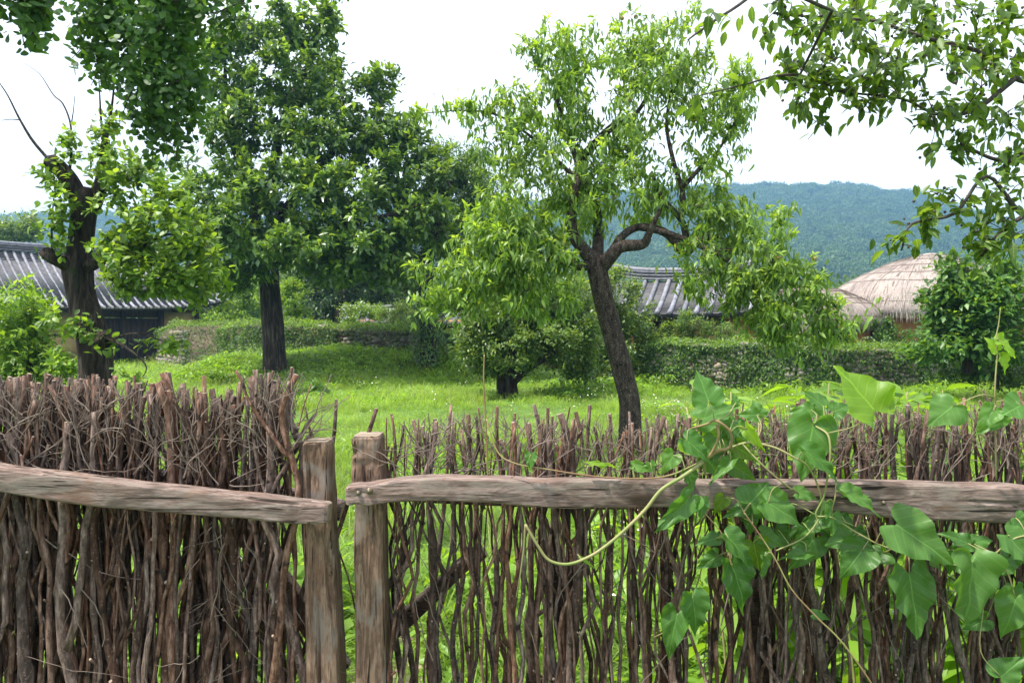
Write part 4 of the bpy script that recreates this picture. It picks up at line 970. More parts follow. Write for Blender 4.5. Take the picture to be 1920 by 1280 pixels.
# --- pollarded tree
d = 11.0; t = Tree()
t.limb([(182, 850, d, .25), (180, 780, d, .22), (180, 700, d, .215), (178, 650, d, .215), (165, 600, d, .19), (150, 545, d, .18), (145, 500, d, .195), (150, 460, d, .165), (155, 410, d, .16), (160, 365, d, .18), (162, 352, d, .15)])
t.limb([(152, 385, d, .13), (135, 345, d - .1, .115), (115, 318, d - .1, .11), (92, 300, d - .15, .115)])
t.limb([(172, 390, d, .11), (188, 350, d, .09), (196, 310, d, .075), (197, 280, d, .06), (199, 262, d, .05)])
t.limb([(142, 505, d, .12), (115, 492, d - .2, .085), (95, 482, d - .3, .08), (83, 472, d - .3, .075)])
t.limb([(162, 500, d, .10), (190, 485, d - .2, .085), (220, 468, d - .3, .07), (245, 462, d - .4, .062), (270, 457, d - .5, .058)])
t.limb([(190, 640, d, .12), (196, 636, d - .12, .13), (200, 634, d - .2, .09)])
# bare shoots
for pts in ([(92, 300, d - .15, .022), (60, 262, d - .2, .018), (35, 220, d - .2, .013), (15, 180, d - .2, .009), (-5, 150, d - .2, .006)], [(38, 225, d - .2, .008), (20, 224, d - .2, .006), (3, 226, d - .2, .004)],
            [(130, 330, d, .02), (134, 280, d, .016), (132, 232, d, .013), (118, 195, d, .01), (100, 178, d, .008), (75, 140, d, .005), (45, 118, d, .003)], [(134, 232, d, .009), (138, 205, d, .006), (140, 180, d, .004)],
            [(197, 270, d, .03), (205, 230, d, .022), (212, 180, d, .014), (216, 120, d, .008)], [(197, 275, d, .02), (190, 230, d, .016), (187, 180, d, .01), (185, 140, d, .006)], [(98, 478, d - .3, .016), (97, 430, d - .3, .012), (100, 380, d - .3, .008), (106, 335, d - .3, .005)],
            [(270, 457, d - .5, .03), (310, 440, d - .6, .02), (350, 445, d - .6, .012), (400, 470, d - .7, .006)], [(200, 634, d - .2, .02), (235, 650, d - .5, .014), (275, 690, d - .7, .008), (240, 735, d - .8, .004)], [(205, 636, d - .2, .016), (260, 625, d - .5, .011), (330, 650, d - .7, .005)],
            [(250, 462, d - .4, .02), (290, 500, d - .6, .014), (340, 520, d - .6, .008), (390, 545, d - .7, .004)]): t.limb(pts)
n_lim = len(t.p)
bb = [(265, 320, 60, 55, 0, .7, 26), (320, 360, 45, 45, -.3, .6, 16), (215, 300, 35, 50, 0, .5, 9), (310, 430, 80, 60, -.5, .8, 44), (365, 490, 55, 50, -.6, .6, 26), (275, 505, 80, 45, -.5, .7, 38), (220, 470, 40, 40, -.6, .4, 12), (230, 400, 45, 45, -.2, .6, 14), (160, 265, 45, 32, 0, .4, 9), (115, 370, 32, 45, -.3, .4, 10), (75, 335, 22, 22, -.3, .2, 4),
      (235, 545, 50, 24, -.5, .5, 7), (330, 545, 55, 20, -.6, .4, 6), (300, 645, 42, 18, -.7, .3, 4), (255, 700, 40, 22, -.7, .3, 3), (345, 655, 22, 14, -.7, .2, 2), (120, 430, 28, 28, -.3, .3, 5), (180, 640, 40, 25, -.4, .2, 2), (210, 215, 24, 30, 0, .2, 4), (120, 600, 50, 40, -.5, .4, 7), (395, 520, 35, 45, -.7, .4, 9), (380, 565, 30, 18, -.6, .3, 3)]
tp, cn = blob_tips(bb, d, 1.45); t.grow(tp, cn, .16, -.05, .1, .2, r_tip=.003, from_min=70)
lv = [(*tip_leaves(t.tips, 16, .36, .112, .4, .75, .3, -.1, 1.1, .03), 0)]
leafed_tree('pollarded_tree', 'old pollarded tree with cut stubs, dark furrowed trunk and pale oval leaves', t, P(182, 850, d) * [1, 1, 0], M['bark_dark'], M['twig'], [M['pollard']], lv, ROUND, n_obj=300, obj_mat=M['pollard_obj'], seed=9.4, amp=.15, fr=5.5, cap=M['cut'], sides=34)

# --- hanging fan-leaved tree reaching in from the upper left
t = Tree(); fw = F_PX
def W(x, y, z): return (CX + F_PX * x / y, HZ - F_PX * (z - EYE) / y, y)
t.limb([(*W(-4.6, 5.4, -.05), .34), (*W(-4.6, 5.4, 1.2), .28), (*W(-4.5, 5.4, 2.6), .25), (*W(-4.45, 5.4, 4.2), .22), (*W(-4.4, 5.4, 5.6), .16)])
t.limb([(*W(-4.5, 5.4, 3.3), .13), (*W(-3.9, 5.3, 3.9), .10), (*W(-3.2, 5.2, 4.15), .08), (*W(-2.5, 5.2, 4.1), .055), (*W(-1.9, 5.3, 3.95), .03), (*W(-1.5, 5.4, 3.8), .012)])
t.limb([(*W(-4.4, 5.4, 3.5), .1), (*W(-3.6, 4.6, 3.5), .06), (*W(-2.8, 4.0, 3.3), .04), (*W(-2.2, 3.8, 3.25), .015)])
bb = [(185, 30, 45, 45, 0, .4, 18), (260, 40, 80, 45, 0, .6, 40), (340, 50, 55, 45, .1, .5, 24), (400, 35, 50, 30, .1, .4, 14), (175, 105, 28, 42, 0, .25, 9), (215, 130, 40, 45, 0, .3, 14), (300, 120, 60, 50, 0, .5, 30), (330, 190, 42, 45, 0, .4, 20), (270, 200, 36, 45, -.1, .3, 14), (285, 255, 38, 38, 0, .3, 16), (345, 250, 26, 30, 0, .3, 8), (175, 145, 22, 30, 0, .2, 5), (300, 305, 30, 18, 0, .2, 5),
      (430, 15, 45, 25, .2, .4, 10), (600, 0, 60, 15, .2, .3, 5), (-160, -160, 110, 120, .2, .7, 20), (-320, -250, 150, 150, .3, .8, 26), (-330, -480, 200, 130, .3, .8, 22), (-200, 20, 90, 90, .2, .5, 14)]
tp, cn = blob_tips(bb, 5.3, 1.0)
b2 = [(20, 15, 45, 30, 0, .2, 12), (60, 30, 26, 45, 0, .2, 12), (15, 50, 25, 25, 0, .2, 6), (68, 75, 20, 22, 0, .15, 5)]
tp2, cn2 = blob_tips(b2, 3.9, 1.0)
t.grow(np.concatenate([tp, tp2]), np.concatenate([cn, cn2]), .15, .12, .05, -.35, r_tip=.003, from_min=22)
t.tips = [(q[0], nrm(q[1] * .5 + np.array([0, 0, -.9])), q[2]) for q in t.tips]
lv = [(*tip_leaves(t.tips, 26, .45, .056, .1, .75, .1, -.75, .5, .028), 0)]
leafed_tree('fan_leaved_tree', 'fan-leaved tree whose dark leaf strands hang into the upper left corner', t, (-4.6, 5.4, 0), M['bark_grey'], M['twig'], [M['ginkgo']], lv, FAN, n_obj=300, obj_mat=M['ginkgo_obj'], seed=3.3)

# --- near tree reaching in from the upper right
t = Tree()
t.limb([(*W(3.3, 3.4, -.05), .22), (*W(3.25, 3.4, .9), .18), (*W(3.15, 3.35, 1.8), .16), (*W(3.0, 3.3, 2.6), .14), (*W(2.9, 3.3, 3.4), .1), (*W(2.8, 3.3, 4.2), .06)])
t.limb([(*W(3.05, 3.3, 2.3), .03), (1990, 170, 3.1, .014), (1900, 145, 3.0, .010), (1830, 95, 3.0, .008), (1730, 70, 3.0, .008), (1640, 40, 3.0, .006), (1560, 35, 3.0, .005), (1450, 25, 3.0, .005)])
t.limb([(1900, 150, 3.0, .011), (1830, 205, 3.0, .008), (1760, 215, 2.95, .006), (1690, 185, 2.95, .005), (1600, 175, 2.9, .004), (1490, 160, 2.9, .004)])
t.limb([(*W(3.0, 3.3, 2.6), .03), (1960, 60, 3.1, .013), (1850, 20, 3.1, .011), (1720, 25, 3.1, .007), (1640, 20, 3.1, .005), (1500, -5, 3.1, .004)])
t.limb([(*W(3.1, 3.35, 2.0), .03), (2010, 310, 3.0, .012), (1930, 300, 2.95, .011), (1870, 300, 2.9, .007), (1800, 270, 2.9, .006)])
t.limb([(*W(3.15, 3.35, 1.9), .03), (2000, 420, 2.9, .011), (1915, 400, 2.85, .010), (1850, 330, 2.8, .006), (1790, 400, 2.8, .006), (1710, 420, 2.75, .004), (1690, 470, 2.75, .003)])
t.limb([(1930, 400, 2.85, .009), (1880, 430, 2.8, .007), (1840, 480, 2.8, .006)])
t.limb([(1560, 20, 2.6, .006), (1450, -20, 2.3, .005), (1370, 20, 2.1, .004), (1310, 60, 2.05, .003), (1290, 75, 2.0, .002)])
t.limb([(1560, 160, 2.9, .006), (1480, 140, 2.9, .005), (1390, 160, 2.9, .003), (1310, 180, 2.9, .002)])
bb = [(1450, 30, 50, 25, 0, .2, 8), (1560, 55, 80, 40, 0, .3, 20), (1680, 50, 90, 45, 0, .3, 24), (1800, 50, 80, 50, .1, .3, 24), (1890, 70, 40, 60, .1, .3, 16), (1500, 120, 55, 45, -.1, .2, 12), (1600, 130, 85, 50, -.1, .3, 22), (1710, 150, 80, 50, -.1, .3, 20), (1830, 150, 70, 55, 0, .3, 18), (1500, 190, 35, 40, -.1, .15, 7), (1530, 240, 14, 25, -.1, .1, 3), (1610, 195, 50, 22, -.1, .15, 6), (1750, 225, 45, 22, -.1, .15, 6), (1790, 250, 28, 28, -.1, .1, 5), (1860, 240, 40, 35, 0, .2, 9),
      (1895, 310, 28, 45, -.1, .2, 11), (1730, 285, 26, 14, -.1, .1, 2), (1815, 300, 28, 26, -.1, .1, 3), (1880, 385, 45, 45, -.2, .2, 14), (1770, 385, 50, 32, -.2, .15, 8), (1720, 425, 34, 30, -.2, .1, 5), (1695, 465, 16, 22, -.25, .1, 3), (1860, 450, 55, 45, -.2, .2, 13), (1325, 45, 26, 22, -.95, .1, 3), (1395, 165, 25, 16, -.1, .1, 2), (1310, 185, 30, 12, -.1, .1, 2), (2010, 90, 60, 70, .1, .3, 16), (2130, 60, 90, 90, .2, .4, 20), (2040, 250, 60, 70, .1, .3, 14), (2150, 240, 80, 90, .2, .4, 18), (2300, 0, 150, 130, .3, .5, 26), (2060, 400, 60, 50, .0, .3, 12), (2250, -250, 200, 120, .3, .6, 26)]
tp, cn = blob_tips(bb, 3.0, 1.4); t.grow(tp, cn, .08, .06, .08, -.1, r_tip=.0016, from_min=30)
lv = [(*tip_leaves(t.tips, 6, .15, .056, .55, .6, .2, -.25, 1, .012), 0)]
near = leafed_tree('berry_tree', 'near tree with oval leaves and tiny berries reaching in from the upper right', t, (3.3, 3.4, 0), M['bark_grey'], M['twig'], [M['near']], lv, OVAL_N, n_obj=300, obj_mat=M['near_obj'], seed=6.1)
bv, bq, bt, _ = tube_np([(0, 0, -1), (0, 0, -.7), (0, 0, 0), (0, 0, .7), (0, 0, 1)], [.1, .72, 1, .72, .1], 6); bmesh_ = mesh_np('berry', bv, bq, bt, True, None, [M['berry']])
for q in t.tips:
    for k in range(int(rng.integers(0, 4))):
        if len([1]) and rng.uniform() < .8:
            o = obj('berry', bmesh_, near); s = rng.uniform(.004, .006); a = q[0] - q[1] * rng.uniform(0, .1) + rng.normal(size=3) * .02; o.matrix_basis = Matrix.Translation(Vector(a)) @ Matrix.Scale(s, 4)

# --- round tree with twin trunks
d = 19.0; t = Tree()
t.limb([(962, 757, d, .17), (960, 735, d, .145), (958, 705, d, .13), (962, 660, d, .11), (985, 610, d, .08), (1000, 560, d, .05)])
t.limb([(960, 718, d, .10), (985, 694, d - .2, .085), (1010, 678, d - .3, .075), (1050, 655, d - .4, .04)])
t.limb([(941, 752, d + .3, .13), (940, 715, d + .3, .12), (938, 660, d + .3, .1), (920, 610, d, .06)])
bb = [(905, 600, 55, 55, 0, 1, 34), (960, 560, 75, 55, 0, 1.3, 56), (1040, 560, 75, 55, 0, 1.3, 54), (940, 640, 85, 50, -.3, 1.2, 56), (1035, 625, 85, 45, -.3, 1.3, 58), (1090, 610, 50, 60, 0, 1, 34), (915, 680, 50, 26, .2, .8, 24), (1090, 680, 48, 28, .2, .8, 26), (1000, 662, 60, 18, .6, .6, 14), (890, 650, 30, 30, 0, .6, 10), (1000, 530, 80, 30, 0, 1, 26)]
tp, cn = blob_tips(bb, d, 1.0); t.grow(tp, cn, .3, -.05, .08, .3, r_tip=.006, from_min=8)
lv = [(*tip_leaves(t.tips, 60, .35, .105, .4, .8, .5, .05, 1, .11), 0), (*tip_leaves(t.tips, 20, .12, .10, .6, .7, .7, .2, 1, .05), 1)]
leafed_tree('round_tree', 'low round-crowned tree on twin trunks in the meadow', t, P(962, 757, d) * [1, 1, 0], M['bark_dark'], M['twig'], [M['round'], M['round_y']], lv, OVAL_LO, seed=4.1)

# --- evergreen behind the peach trunk
def simple_tree(name, label, d, trunk, blobs, mats, per, size, tm=OVAL_LO, jit=.12, dens=1, young=0, cat='tree', bark='bark_dark', ad=(.4, .8, .5, .0), twig=.35, group=None, step=.3, base_z=0.0):
    t = Tree(); t.limb(trunk); tp, cn = blob_tips(blobs, d, dens); t.grow(tp, cn, step, -.05, .08, .3, r_tip=.005, from_min=2)
    lv = [(*tip_leaves(t.tips, per, twig, size, *ad, 1, jit), 0)]
    if young: lv.append((*tip_leaves(t.tips, young, twig * .4, size, ad[0] + .2, .7, .7, .2, 1, jit * .5), 1))
    b = P(*trunk[0][:3]); return leafed_tree(name, label, t, (b[0], b[1], base_z), M[bark], M['twig'], mats, lv, tm, seed=float(d), cat=cat, group=group)

d = 22.5
simple_tree('evergreen_tree', 'dense evergreen with pale new tips right behind the leaning trunk', d, [(1150, 735, d, .2), (1150, 690, d, .18), (1145, 620, d, .13), (1140, 540, d, .06)],
            [(1150, 540, 60, 40, 0, 1, 34), (1100, 580, 50, 50, 0, 1, 28), (1175, 590, 50, 45, 0, 1, 36), (1160, 650, 65, 45, 0, 1.1, 46), (1205, 640, 30, 30, 0, .7, 14), (1110, 650, 50, 50, .2, 1, 30), (1170, 695, 40, 22, -.2, .7, 16)], [M['round'], M['round_y']], 52, .105, young=26)
# --- ivy-wrapped trunk and its dark crown
d = 25.5
simple_tree('ivy_wrapped_tree', 'dark tree with ivy-wrapped trunk at the foot of the bank wall', d, [(806, 695, d, .32), (803, 640, d, .26), (800, 580, d, .24), (800, 500, d, .2), (820, 420, d, .14), (840, 340, d, .07)],
            [(850, 300, 65, 42, 1, 1.2, 80), (840, 380, 65, 50, 1, 1.4, 76), (885, 345, 55, 50, 1, 1.2, 56), (790, 450, 75, 50, 1, 1.4, 66), (760, 520, 60, 34, 1, 1, 36), (860, 450, 65, 45, 1, 1.2, 60), (910, 420, 50, 55, 1, 1, 44), (930, 480, 50, 40, 1, 1, 30)], [M['big'], M['big_young']], 46, .15, NARROW_LO, .14, young=14)
n = 2600; th = rng.uniform(0, 6.28, n); hgt = rng.uniform(0, 1, n); r0 = .30 + .22 * (1 - hgt) + .12 * np.sin(th * 3 + hgt * 9); c = P(805, 680, d)
pos = np.stack([c[0] + r0 * np.cos(th), c[1] + r0 * np.sin(th), .55 + hgt * 2.2], 1); out = np.stack([np.cos(th), np.sin(th), .2 + 0 * th], 1)
tag(obj('trunk_ivy', leaf_mesh('trunk_ivy', pos + rng.normal(size=(n, 3)) * .03, nrm(out * .5 + np.array([0, 0, -.7]) + rng.normal(size=(n, 3)) * .4), out, rng.uniform(.07, .13, n), OVAL_LO, [M['ivy']])), kind='stuff', label='dark ivy climbing the trunk on the bank', cat='ivy')
# --- background trees and shrubs
d = 36
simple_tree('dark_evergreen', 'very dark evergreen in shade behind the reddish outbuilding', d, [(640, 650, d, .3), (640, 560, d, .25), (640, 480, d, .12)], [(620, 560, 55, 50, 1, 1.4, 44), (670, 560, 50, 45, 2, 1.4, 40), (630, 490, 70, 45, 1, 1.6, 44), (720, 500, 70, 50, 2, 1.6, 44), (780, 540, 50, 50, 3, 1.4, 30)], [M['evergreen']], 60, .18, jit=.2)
d = 33
simple_tree('garden_shrub', 'upright leafy shrub just right of the dark straight trunk', d, [(552, 640, d, .08), (553, 600, d, .06), (554, 560, d, .03)], [(553, 560, 32, 36, 0, .7, 34), (560, 600, 34, 24, 0, .7, 18), (548, 535, 18, 14, 0, .4, 8)], [M['shrub'], M['round_y']], 44, .13, jit=.1, young=10, cat='shrub')
d = 31
simple_tree('feathery_shrub', 'grey-green feathery shrub on the bank beside the reddish outbuilding', d, [(738, 645, d, .06), (738, 620, d, .05), (738, 595, d, .03)], [(725, 610, 26, 32, 0, .6, 26), (755, 600, 28, 36, 0, .6, 28), (745, 580, 18, 18, 0, .4, 10)], [M['round'], M['round_y']], 60, .08, NARROW_LO, jit=.1, young=16, cat='shrub')
d = 46
simple_tree('pale_tree', 'pale hazy tree beyond the roof corner', d, [(455, 660, d, .2), (455, 600, d, .15), (455, 540, d, .08)], [(440, 560, 45, 40, 0, 1.5, 36), (490, 560, 40, 35, 0, 1.5, 26), (455, 520, 40, 25, 0, 1.2, 18), (430, 600, 50, 25, -1, 1.2, 22)], [M['shrub'], M['round_y']], 50, .2, jit=.25, young=20)
simple_tree('rose_shrub', 'white-flowered climber over the small tiled roof', 32, [(660, 640, 32, .05), (662, 610, 32, .04), (668, 585, 32, .02)], [(665, 580, 30, 12, -.4, .5, 30), (700, 582, 30, 12, -.4, .5, 26), (655, 600, 18, 20, -.8, .3, 12), (725, 595, 22, 18, -.6, .4, 16)], [M['ivy_y'], M['petal']], 40, .10, jit=.10, young=3, cat='shrub')
d = 23.5
simple_tree('upright_shrub', 'yellow-green shrub with upright shoots on the wall below the tiled eave', d, [(1300, 690, d, .06), (1300, 660, d, .05), (1300, 630, d, .03)], [(1262, 625, 30, 26, 0, .6, 24), (1300, 610, 34, 26, 0, .6, 28), (1345, 625, 36, 28, 0, .6, 30), (1385, 640, 26, 20, 0, .5, 14), (1270, 600, 14, 20, 0, .3, 8), (1320, 650, 50, 14, -.2, .5, 16)], [M['ivy'], M['round_y']], 46, .08, NARROW_LO, jit=.08, young=34, cat='shrub', ad=(.6, .5, .3, .5))
d = 17.5
simple_tree('broad_leaved_shrub', 'dark broad-leaved shrub in front of the large thatched house', d, [(1815, 700, d, .12), (1815, 660, d, .1), (1815, 600, d, .06), (1820, 530, d, .03)], [(1800, 590, 70, 55, 0, 1, 62), (1850, 560, 55, 50, 0, 1, 44), (1790, 530, 40, 28, 0, .7, 18), (1750, 650, 45, 30, -.2, .7, 24), (1840, 640, 80, 35, -.1, .9, 50), (1745, 555, 26, 26, 0, .4, 8), (1850, 500, 40, 26, 0, .6, 14), (1900, 610, 50, 60, 0, .9, 36), (1780, 500, 30, 22, 0, .5, 10), (1900, 540, 40, 40, 0, .8, 20)], [M['bigleaf'], M['shrub']], 26, .17, OVAL_LO, jit=.12, young=8, cat='shrub', ad=(.3, .8, .5, -.25))
simple_tree('low_shrub', 'low shrub hugging the stone wall at the right edge', 18.0, [(1870, 730, 18.0, .05), (1870, 710, 18.0, .04), (1870, 690, 18.0, .02)], [(1840, 690, 45, 26, 0, .6, 26), (1900, 690, 45, 32, 0, .6, 28), (1780, 690, 30, 18, 0, .4, 10)], [M['ivy'], M['ivy_y']], 44, .09, jit=.1, young=10, cat='shrub')
simple_tree('low_shrub', 'low leafy shrub behind the bare stretch of stone wall', 23.0, [(1610, 690, 23.0, .04), (1610, 670, 23.0, .03), (1610, 650, 23.0, .02)], [(1600, 655, 45, 20, 0, .5, 26), (1680, 660, 45, 20, 0, .5, 24), (1540, 655, 35, 16, 0, .4, 14)], [M['ivy'], M['ivy_y']], 44, .09, jit=.1, young=12, cat='shrub')
simple_tree('wall_creeper', 'ivy climbing the shaded front of the large thatched house', 25.0, [(1660, 690, 25.3, .04), (1660, 660, 25.3, .03), (1660, 630, 25.3, .02)], [(1655, 628, 45, 28, .4, .25, 36), (1690, 640, 25, 24, .4, .2, 16), (1640, 605, 25, 10, .4, .15, 8)], [M['ivy']], 40, .10, jit=.06, cat='creeper')
d = 13.5
simple_tree('garden_shrub', 'yellow-green leafy shrub left of the pollarded trunk', d, [(60, 780, d, .08), (58, 720, d, .07), (55, 650, d, .05), (50, 580, d, .03)], [(40, 560, 45, 40, 0, .6, 22), (20, 620, 60, 50, 0, .7, 30), (80, 640, 60, 45, 0, .7, 32), (40, 690, 80, 35, -.2, .7, 34), (110, 690, 45, 40, -.2, .6, 20), (-30, 640, 50, 60, 0, .7, 20), (90, 580, 30, 22, 0, .4, 8)], [M['shrub'], M['peach_young']], 26, .12, OVAL_LO, jit=.07, young=7, cat='shrub', ad=(.3, .8, .4, -.1))
d = 60
simple_tree('pale_tree', 'pale rounded tree above the long tiled roof at the left edge', d, [(20, 660, d, .3), (20, 560, d, .25), (20, 470, d, .12)], [(10, 440, 55, 32, 0, 2, 50), (45, 425, 30, 22, 0, 1.4, 20), (-40, 450, 60, 50, 0, 2, 30)], [M['round'], M['round_y']], 60, .26, jit=.3, young=12)
for k, (px, py, dd, s) in enumerate([(583, 745, 19.5, 1.0), (1090, 752, 18.0, .8), (1060, 748, 18.6, .7)]):
    lab = ['small leafy weed clump in the meadow right of the straight trunk', 'low dark bush in the shade right of the twin trunks', 'small dark weed tuft closest to the twin trunks'][k]
    simple_tree('meadow_bush', lab, dd, [(px, py + 8, dd, .015), (px, py - 2, dd, .012), (px, py - 12, dd, .006)], [(px, py - 8, 42 * s, 13 * s, 0, .4, 22)], [M['bigleaf'], M['shrub']], 22, .11, jit=.06, young=4, cat='bush', step=.15)

for k, (px, d, h, wd, lab) in enumerate([(390, 52, 470, 60, 'mid green tree standing beyond the tiled roof corner, left of the straight trunk'), (590, 55, 430, 70, 'hazy green tree seen through the crown gap right of the straight trunk'), (700, 58, 440, 70, 'dark hazy tree behind the two small outbuildings'), (950, 50, 470, 75, 'rounded background tree left of the leaning tree trunk'),
                                          (1080, 56, 490, 60, 'background tree rising over the tiled ridge'), (1440, 60, 520, 60, 'background tree between the tiled house and the thatched wing'), (250, 62, 470, 60, 'far tree above the long tiled roof')]):
    simple_tree('background_tree', lab, d, [(px, 668, d, .25), (px, 600, d, .2), (px, (h + 560) / 2, d, .1)], [(px, h + 35, wd * .7, 38, 0, 1.8, 26), (px - wd * .5, h + 80, wd * .6, 42, 0, 1.8, 24), (px + wd * .5, h + 80, wd * .6, 42, 0, 1.8, 24), (px, h + 110, wd * .8, 40, -1, 1.8, 26)], [M['round'], M['big']], 46, .30, jit=.35, young=14, group='trees beyond the houses')

# ------------------------------------------------------------------ meadow grass, weeds, flowers
def blade_clump(n, h, spread, lean, width, mat, seed):
    r = np.random.default_rng(seed); V, Q, T = [], [], []; mb = MB()
    for k in range(n):
        a = r.uniform(0, 6.28); rr = spread * math.sqrt(r.uniform()); b = np.array([rr * math.cos(a), rr * math.sin(a), -.02]); hh = h * r.uniform(.45, 1.1); ln = hh * lean * r.uniform(.2, 1.3)
        d_ = a + r.normal() * 1.0; dirv = np.array([math.cos(d_), math.sin(d_), 0]); sd = np.array([-math.sin(d_ + r.normal() * .6), math.cos(d_), 0]); w = width * r.uniform(.7, 1.3)
        vs_ = []
        for t, ww in ((0, .8), (.4, 1), (.75, .7)):
            c = b + dirv * ln * t * t + np.array([0, 0, hh * (t - .18 * lean * t * t)]); vs_ += [c - sd * w * ww / 2, c + sd * w * ww / 2]
        c = b + dirv * ln + np.array([0, 0, hh * (1 - .25 * lean)]); vs_.append(c)
        mb.add(vs_, [(0, 1, 3, 2), (2, 3, 5, 4)], [(4, 5, 6)])
    return mb.mesh('grass_clump', [mat])
def leafy_clump(n, h, size, mat, seed, tm=OVAL_LO):
    r = np.random.default_rng(seed); k = n; a = r.uniform(0, 6.28, k); rr = .16 * np.sqrt(r.uniform(size=k)); z = h * r.uniform(.15, 1, k)
    pos = np.stack([rr * np.cos(a), rr * np.sin(a), z], 1); D = nrm(np.stack([np.cos(a), np.sin(a), r.uniform(-.3, .7, k)], 1) + r.normal(size=(k, 3)) * .4)
    return leaf_mesh('weed_clump', pos, D, nrm(np.array([0, 0, 1.]) + r.normal(size=(k, 3)) * .4), size * r.uniform(.6, 1.3, k), tm, [mat])
GR = [blade_clump(34, .26, .15, .9, .007, M['grass'], 1), blade_clump(34, .30, .16, 1.0, .006, M['grass'], 2), blade_clump(30, .20, .15, .7, .007, M['grass'], 3), blade_clump(26, .36, .14, 1.1, .006, M['grass'], 4),
      blade_clump(16, .44, .10, .9, .004, M['grass_dry'], 5), leafy_clump(34, .18, .07, M['weed'], 6), leafy_clump(26, .26, .10, M['weed'], 7, LANCE)]
def field(n, y0, y1, wx, smin, smax, probs, extra=None, key=None):
    pts, rot, scl, idx = [], [], [], []
    while len(pts) < n:
        y = y0 + (y1 - y0) * rng.uniform(); x = rng.uniform(-1, 1) * (wx + y * .72)
        if abs(x + .62) < .32 and y < 4.2 and rng.uniform() < .9: continue
        if extra and not extra(x, y): continue
        p = mnoise.noise(Vector((x * .35, y * .35, 1.7))); tall = 1 + .9 * p
        pts.append((x, y, float(height(x, y)))); rot.append((rng.normal() * .08, rng.normal() * .08, rng.uniform(0, 6.28))); s = rng.uniform(smin, smax) * tall; scl.append((s * 1.1, s * 1.1, s))
        idx.append(int(rng.choice(7, p=probs)) if mnoise.noise(Vector((x * .5 + 9, y * .5, 4.2))) < .28 else int(rng.choice([5, 6, 3, 1])))
    return [np.array(a) for a in (pts, rot, scl, idx)]
pr1 = [.26, .26, .18, .14, .03, .08, .05]; pr2 = [.22, .22, .16, .24, .10, .05, .01]; prw = [.10, .10, .05, .08, .02, .40, .25]
fl = [field(1500, 2.45, 5, 1.0, .8, 1.25, pr1), field(3600, 5, 11, 1.0, .7, 1.1, pr2), field(7200, 11, 26, .5, .65, 1.1, pr2), field(2600, 23, 42, .5, 1, 1.5, pr2), field(500, -3, 2.0, 1.5, .5, .9, pr1),
      field(1500, 24, 27.6, .5, .9, 1.5, prw, lambda x, y: -10.5 < x < 1.5), field(700, 19.5, 22.5, .5, .9, 1.6, prw, lambda x, y: 1.0 < x < 12), field(900, 2.5, 6.5, 1, 1.0, 1.8, prw, lambda x, y: x > .7)]
pts, rot, scl, idx = [np.concatenate([f[k] for f in fl]) for k in range(4)]
scatter('meadow_grass', pts, rot, scl, idx, GR, 'long bright green meadow grass and weeds', 'grass')

# creeping greenery over the bank
n = 9000; x = rng.uniform(-10.5, 2.2, n); y = rng.uniform(24.4, 27.4, n) + .10 * (x + 3); z = height(x, y) + rng.uniform(.02, .32, n) * (.6 + .5 * np.sin(x * 1.7) * np.sin(y * 2.3))
tag(obj('bank_undergrowth', leaf_mesh('bank_undergrowth', np.stack([x, y, z], 1), nrm(rand_unit(n) + np.array([0, -.4, -.1])), nrm(np.array([0, -.35, 1.]) + rand_unit(n) * .4), rng.uniform(.07, .15, n), OVAL_LO, [M['ivy_y'], M['ivy']], (rng.uniform(size=n) < .35).astype(int))), kind='stuff', label='creeping weeds covering the bank below the ivy wall', cat='undergrowth')

def flower_proto(seed):
    r = np.random.default_rng(seed); mb = MB()
    for k in range(5):
        a = r.uniform(0, 6.28); b = np.array([math.cos(a), math.sin(a), 0]) * r.uniform(0, .09); h = r.uniform(.32, .5); top = b + np.array([r.normal() * .04, r.normal() * .04, h])
        mb.tube([b, (b + top) / 2 + r.normal(size=3) * .01, top], .0015, 3, False, m=0)
        tl = nrm(np.array([r.normal() * .3, -.25 + r.normal() * .3, 1.])); u = nrm(np.cross(tl, [1, 0, .1])); v = np.cross(tl, u); R = .011
        ring = [top + R * (math.cos(q) * u + math.sin(q) * v) for q in np.arange(10) * .6283]; mb.add([top + tl * .002] + ring, None, [(0, 1 + i, 1 + (i + 1) % 10) for i in range(10)], m=1)
        ring = [top + tl * .005 + R * .38 * (math.cos(q) * u + math.sin(q) * v) for q in np.arange(6) * 1.047]; mb.add([top + tl * .008] + ring, None, [(0, 1 + i, 1 + (i + 1) % 6) for i in range(6)], m=2)
    return mb.mesh('flower_sprig', [M['grass'], M['petal'], M['petal_y']])
FP = [flower_proto(s) for s in range(4)]
pts = []
for (cx, cy_, sx, sy, k) in ((3.1, 12.5, .7, 1.5, 60), (4.0, 17, 1.6, 1.6, 25), (-12, 31, 3.0, 3, 70), (-1.5, 14, 2.2, 2.4, 10), (-3, 20, 3, 2, 10), (-1.35, 4.2, .35, .8, 10), (1.6, 4.6, .8, 1.0, 24), (2.6, 5.0, .7, .9, 16), (.2, 8, 1.5, 1.5, 12)):
    q = rng.normal(size=(k, 2)) * (sx, sy) + (cx, cy_); q = q[q[:, 1] > 2.6]; pts += [(a, b, float(height(a, b))) for a, b in q]
n = len(pts); s = rng.uniform(.75, 1.2, n)
scatter('white_wildflowers', pts, np.stack([rng.normal(size=n) * .1, rng.normal(size=n) * .1, rng.uniform(0, 6.28, n)], 1), np.stack([s, s, s], 1), rng.integers(0, 4, n), FP, 'tiny white daisy-like wildflowers scattered through the grass', 'flowers')

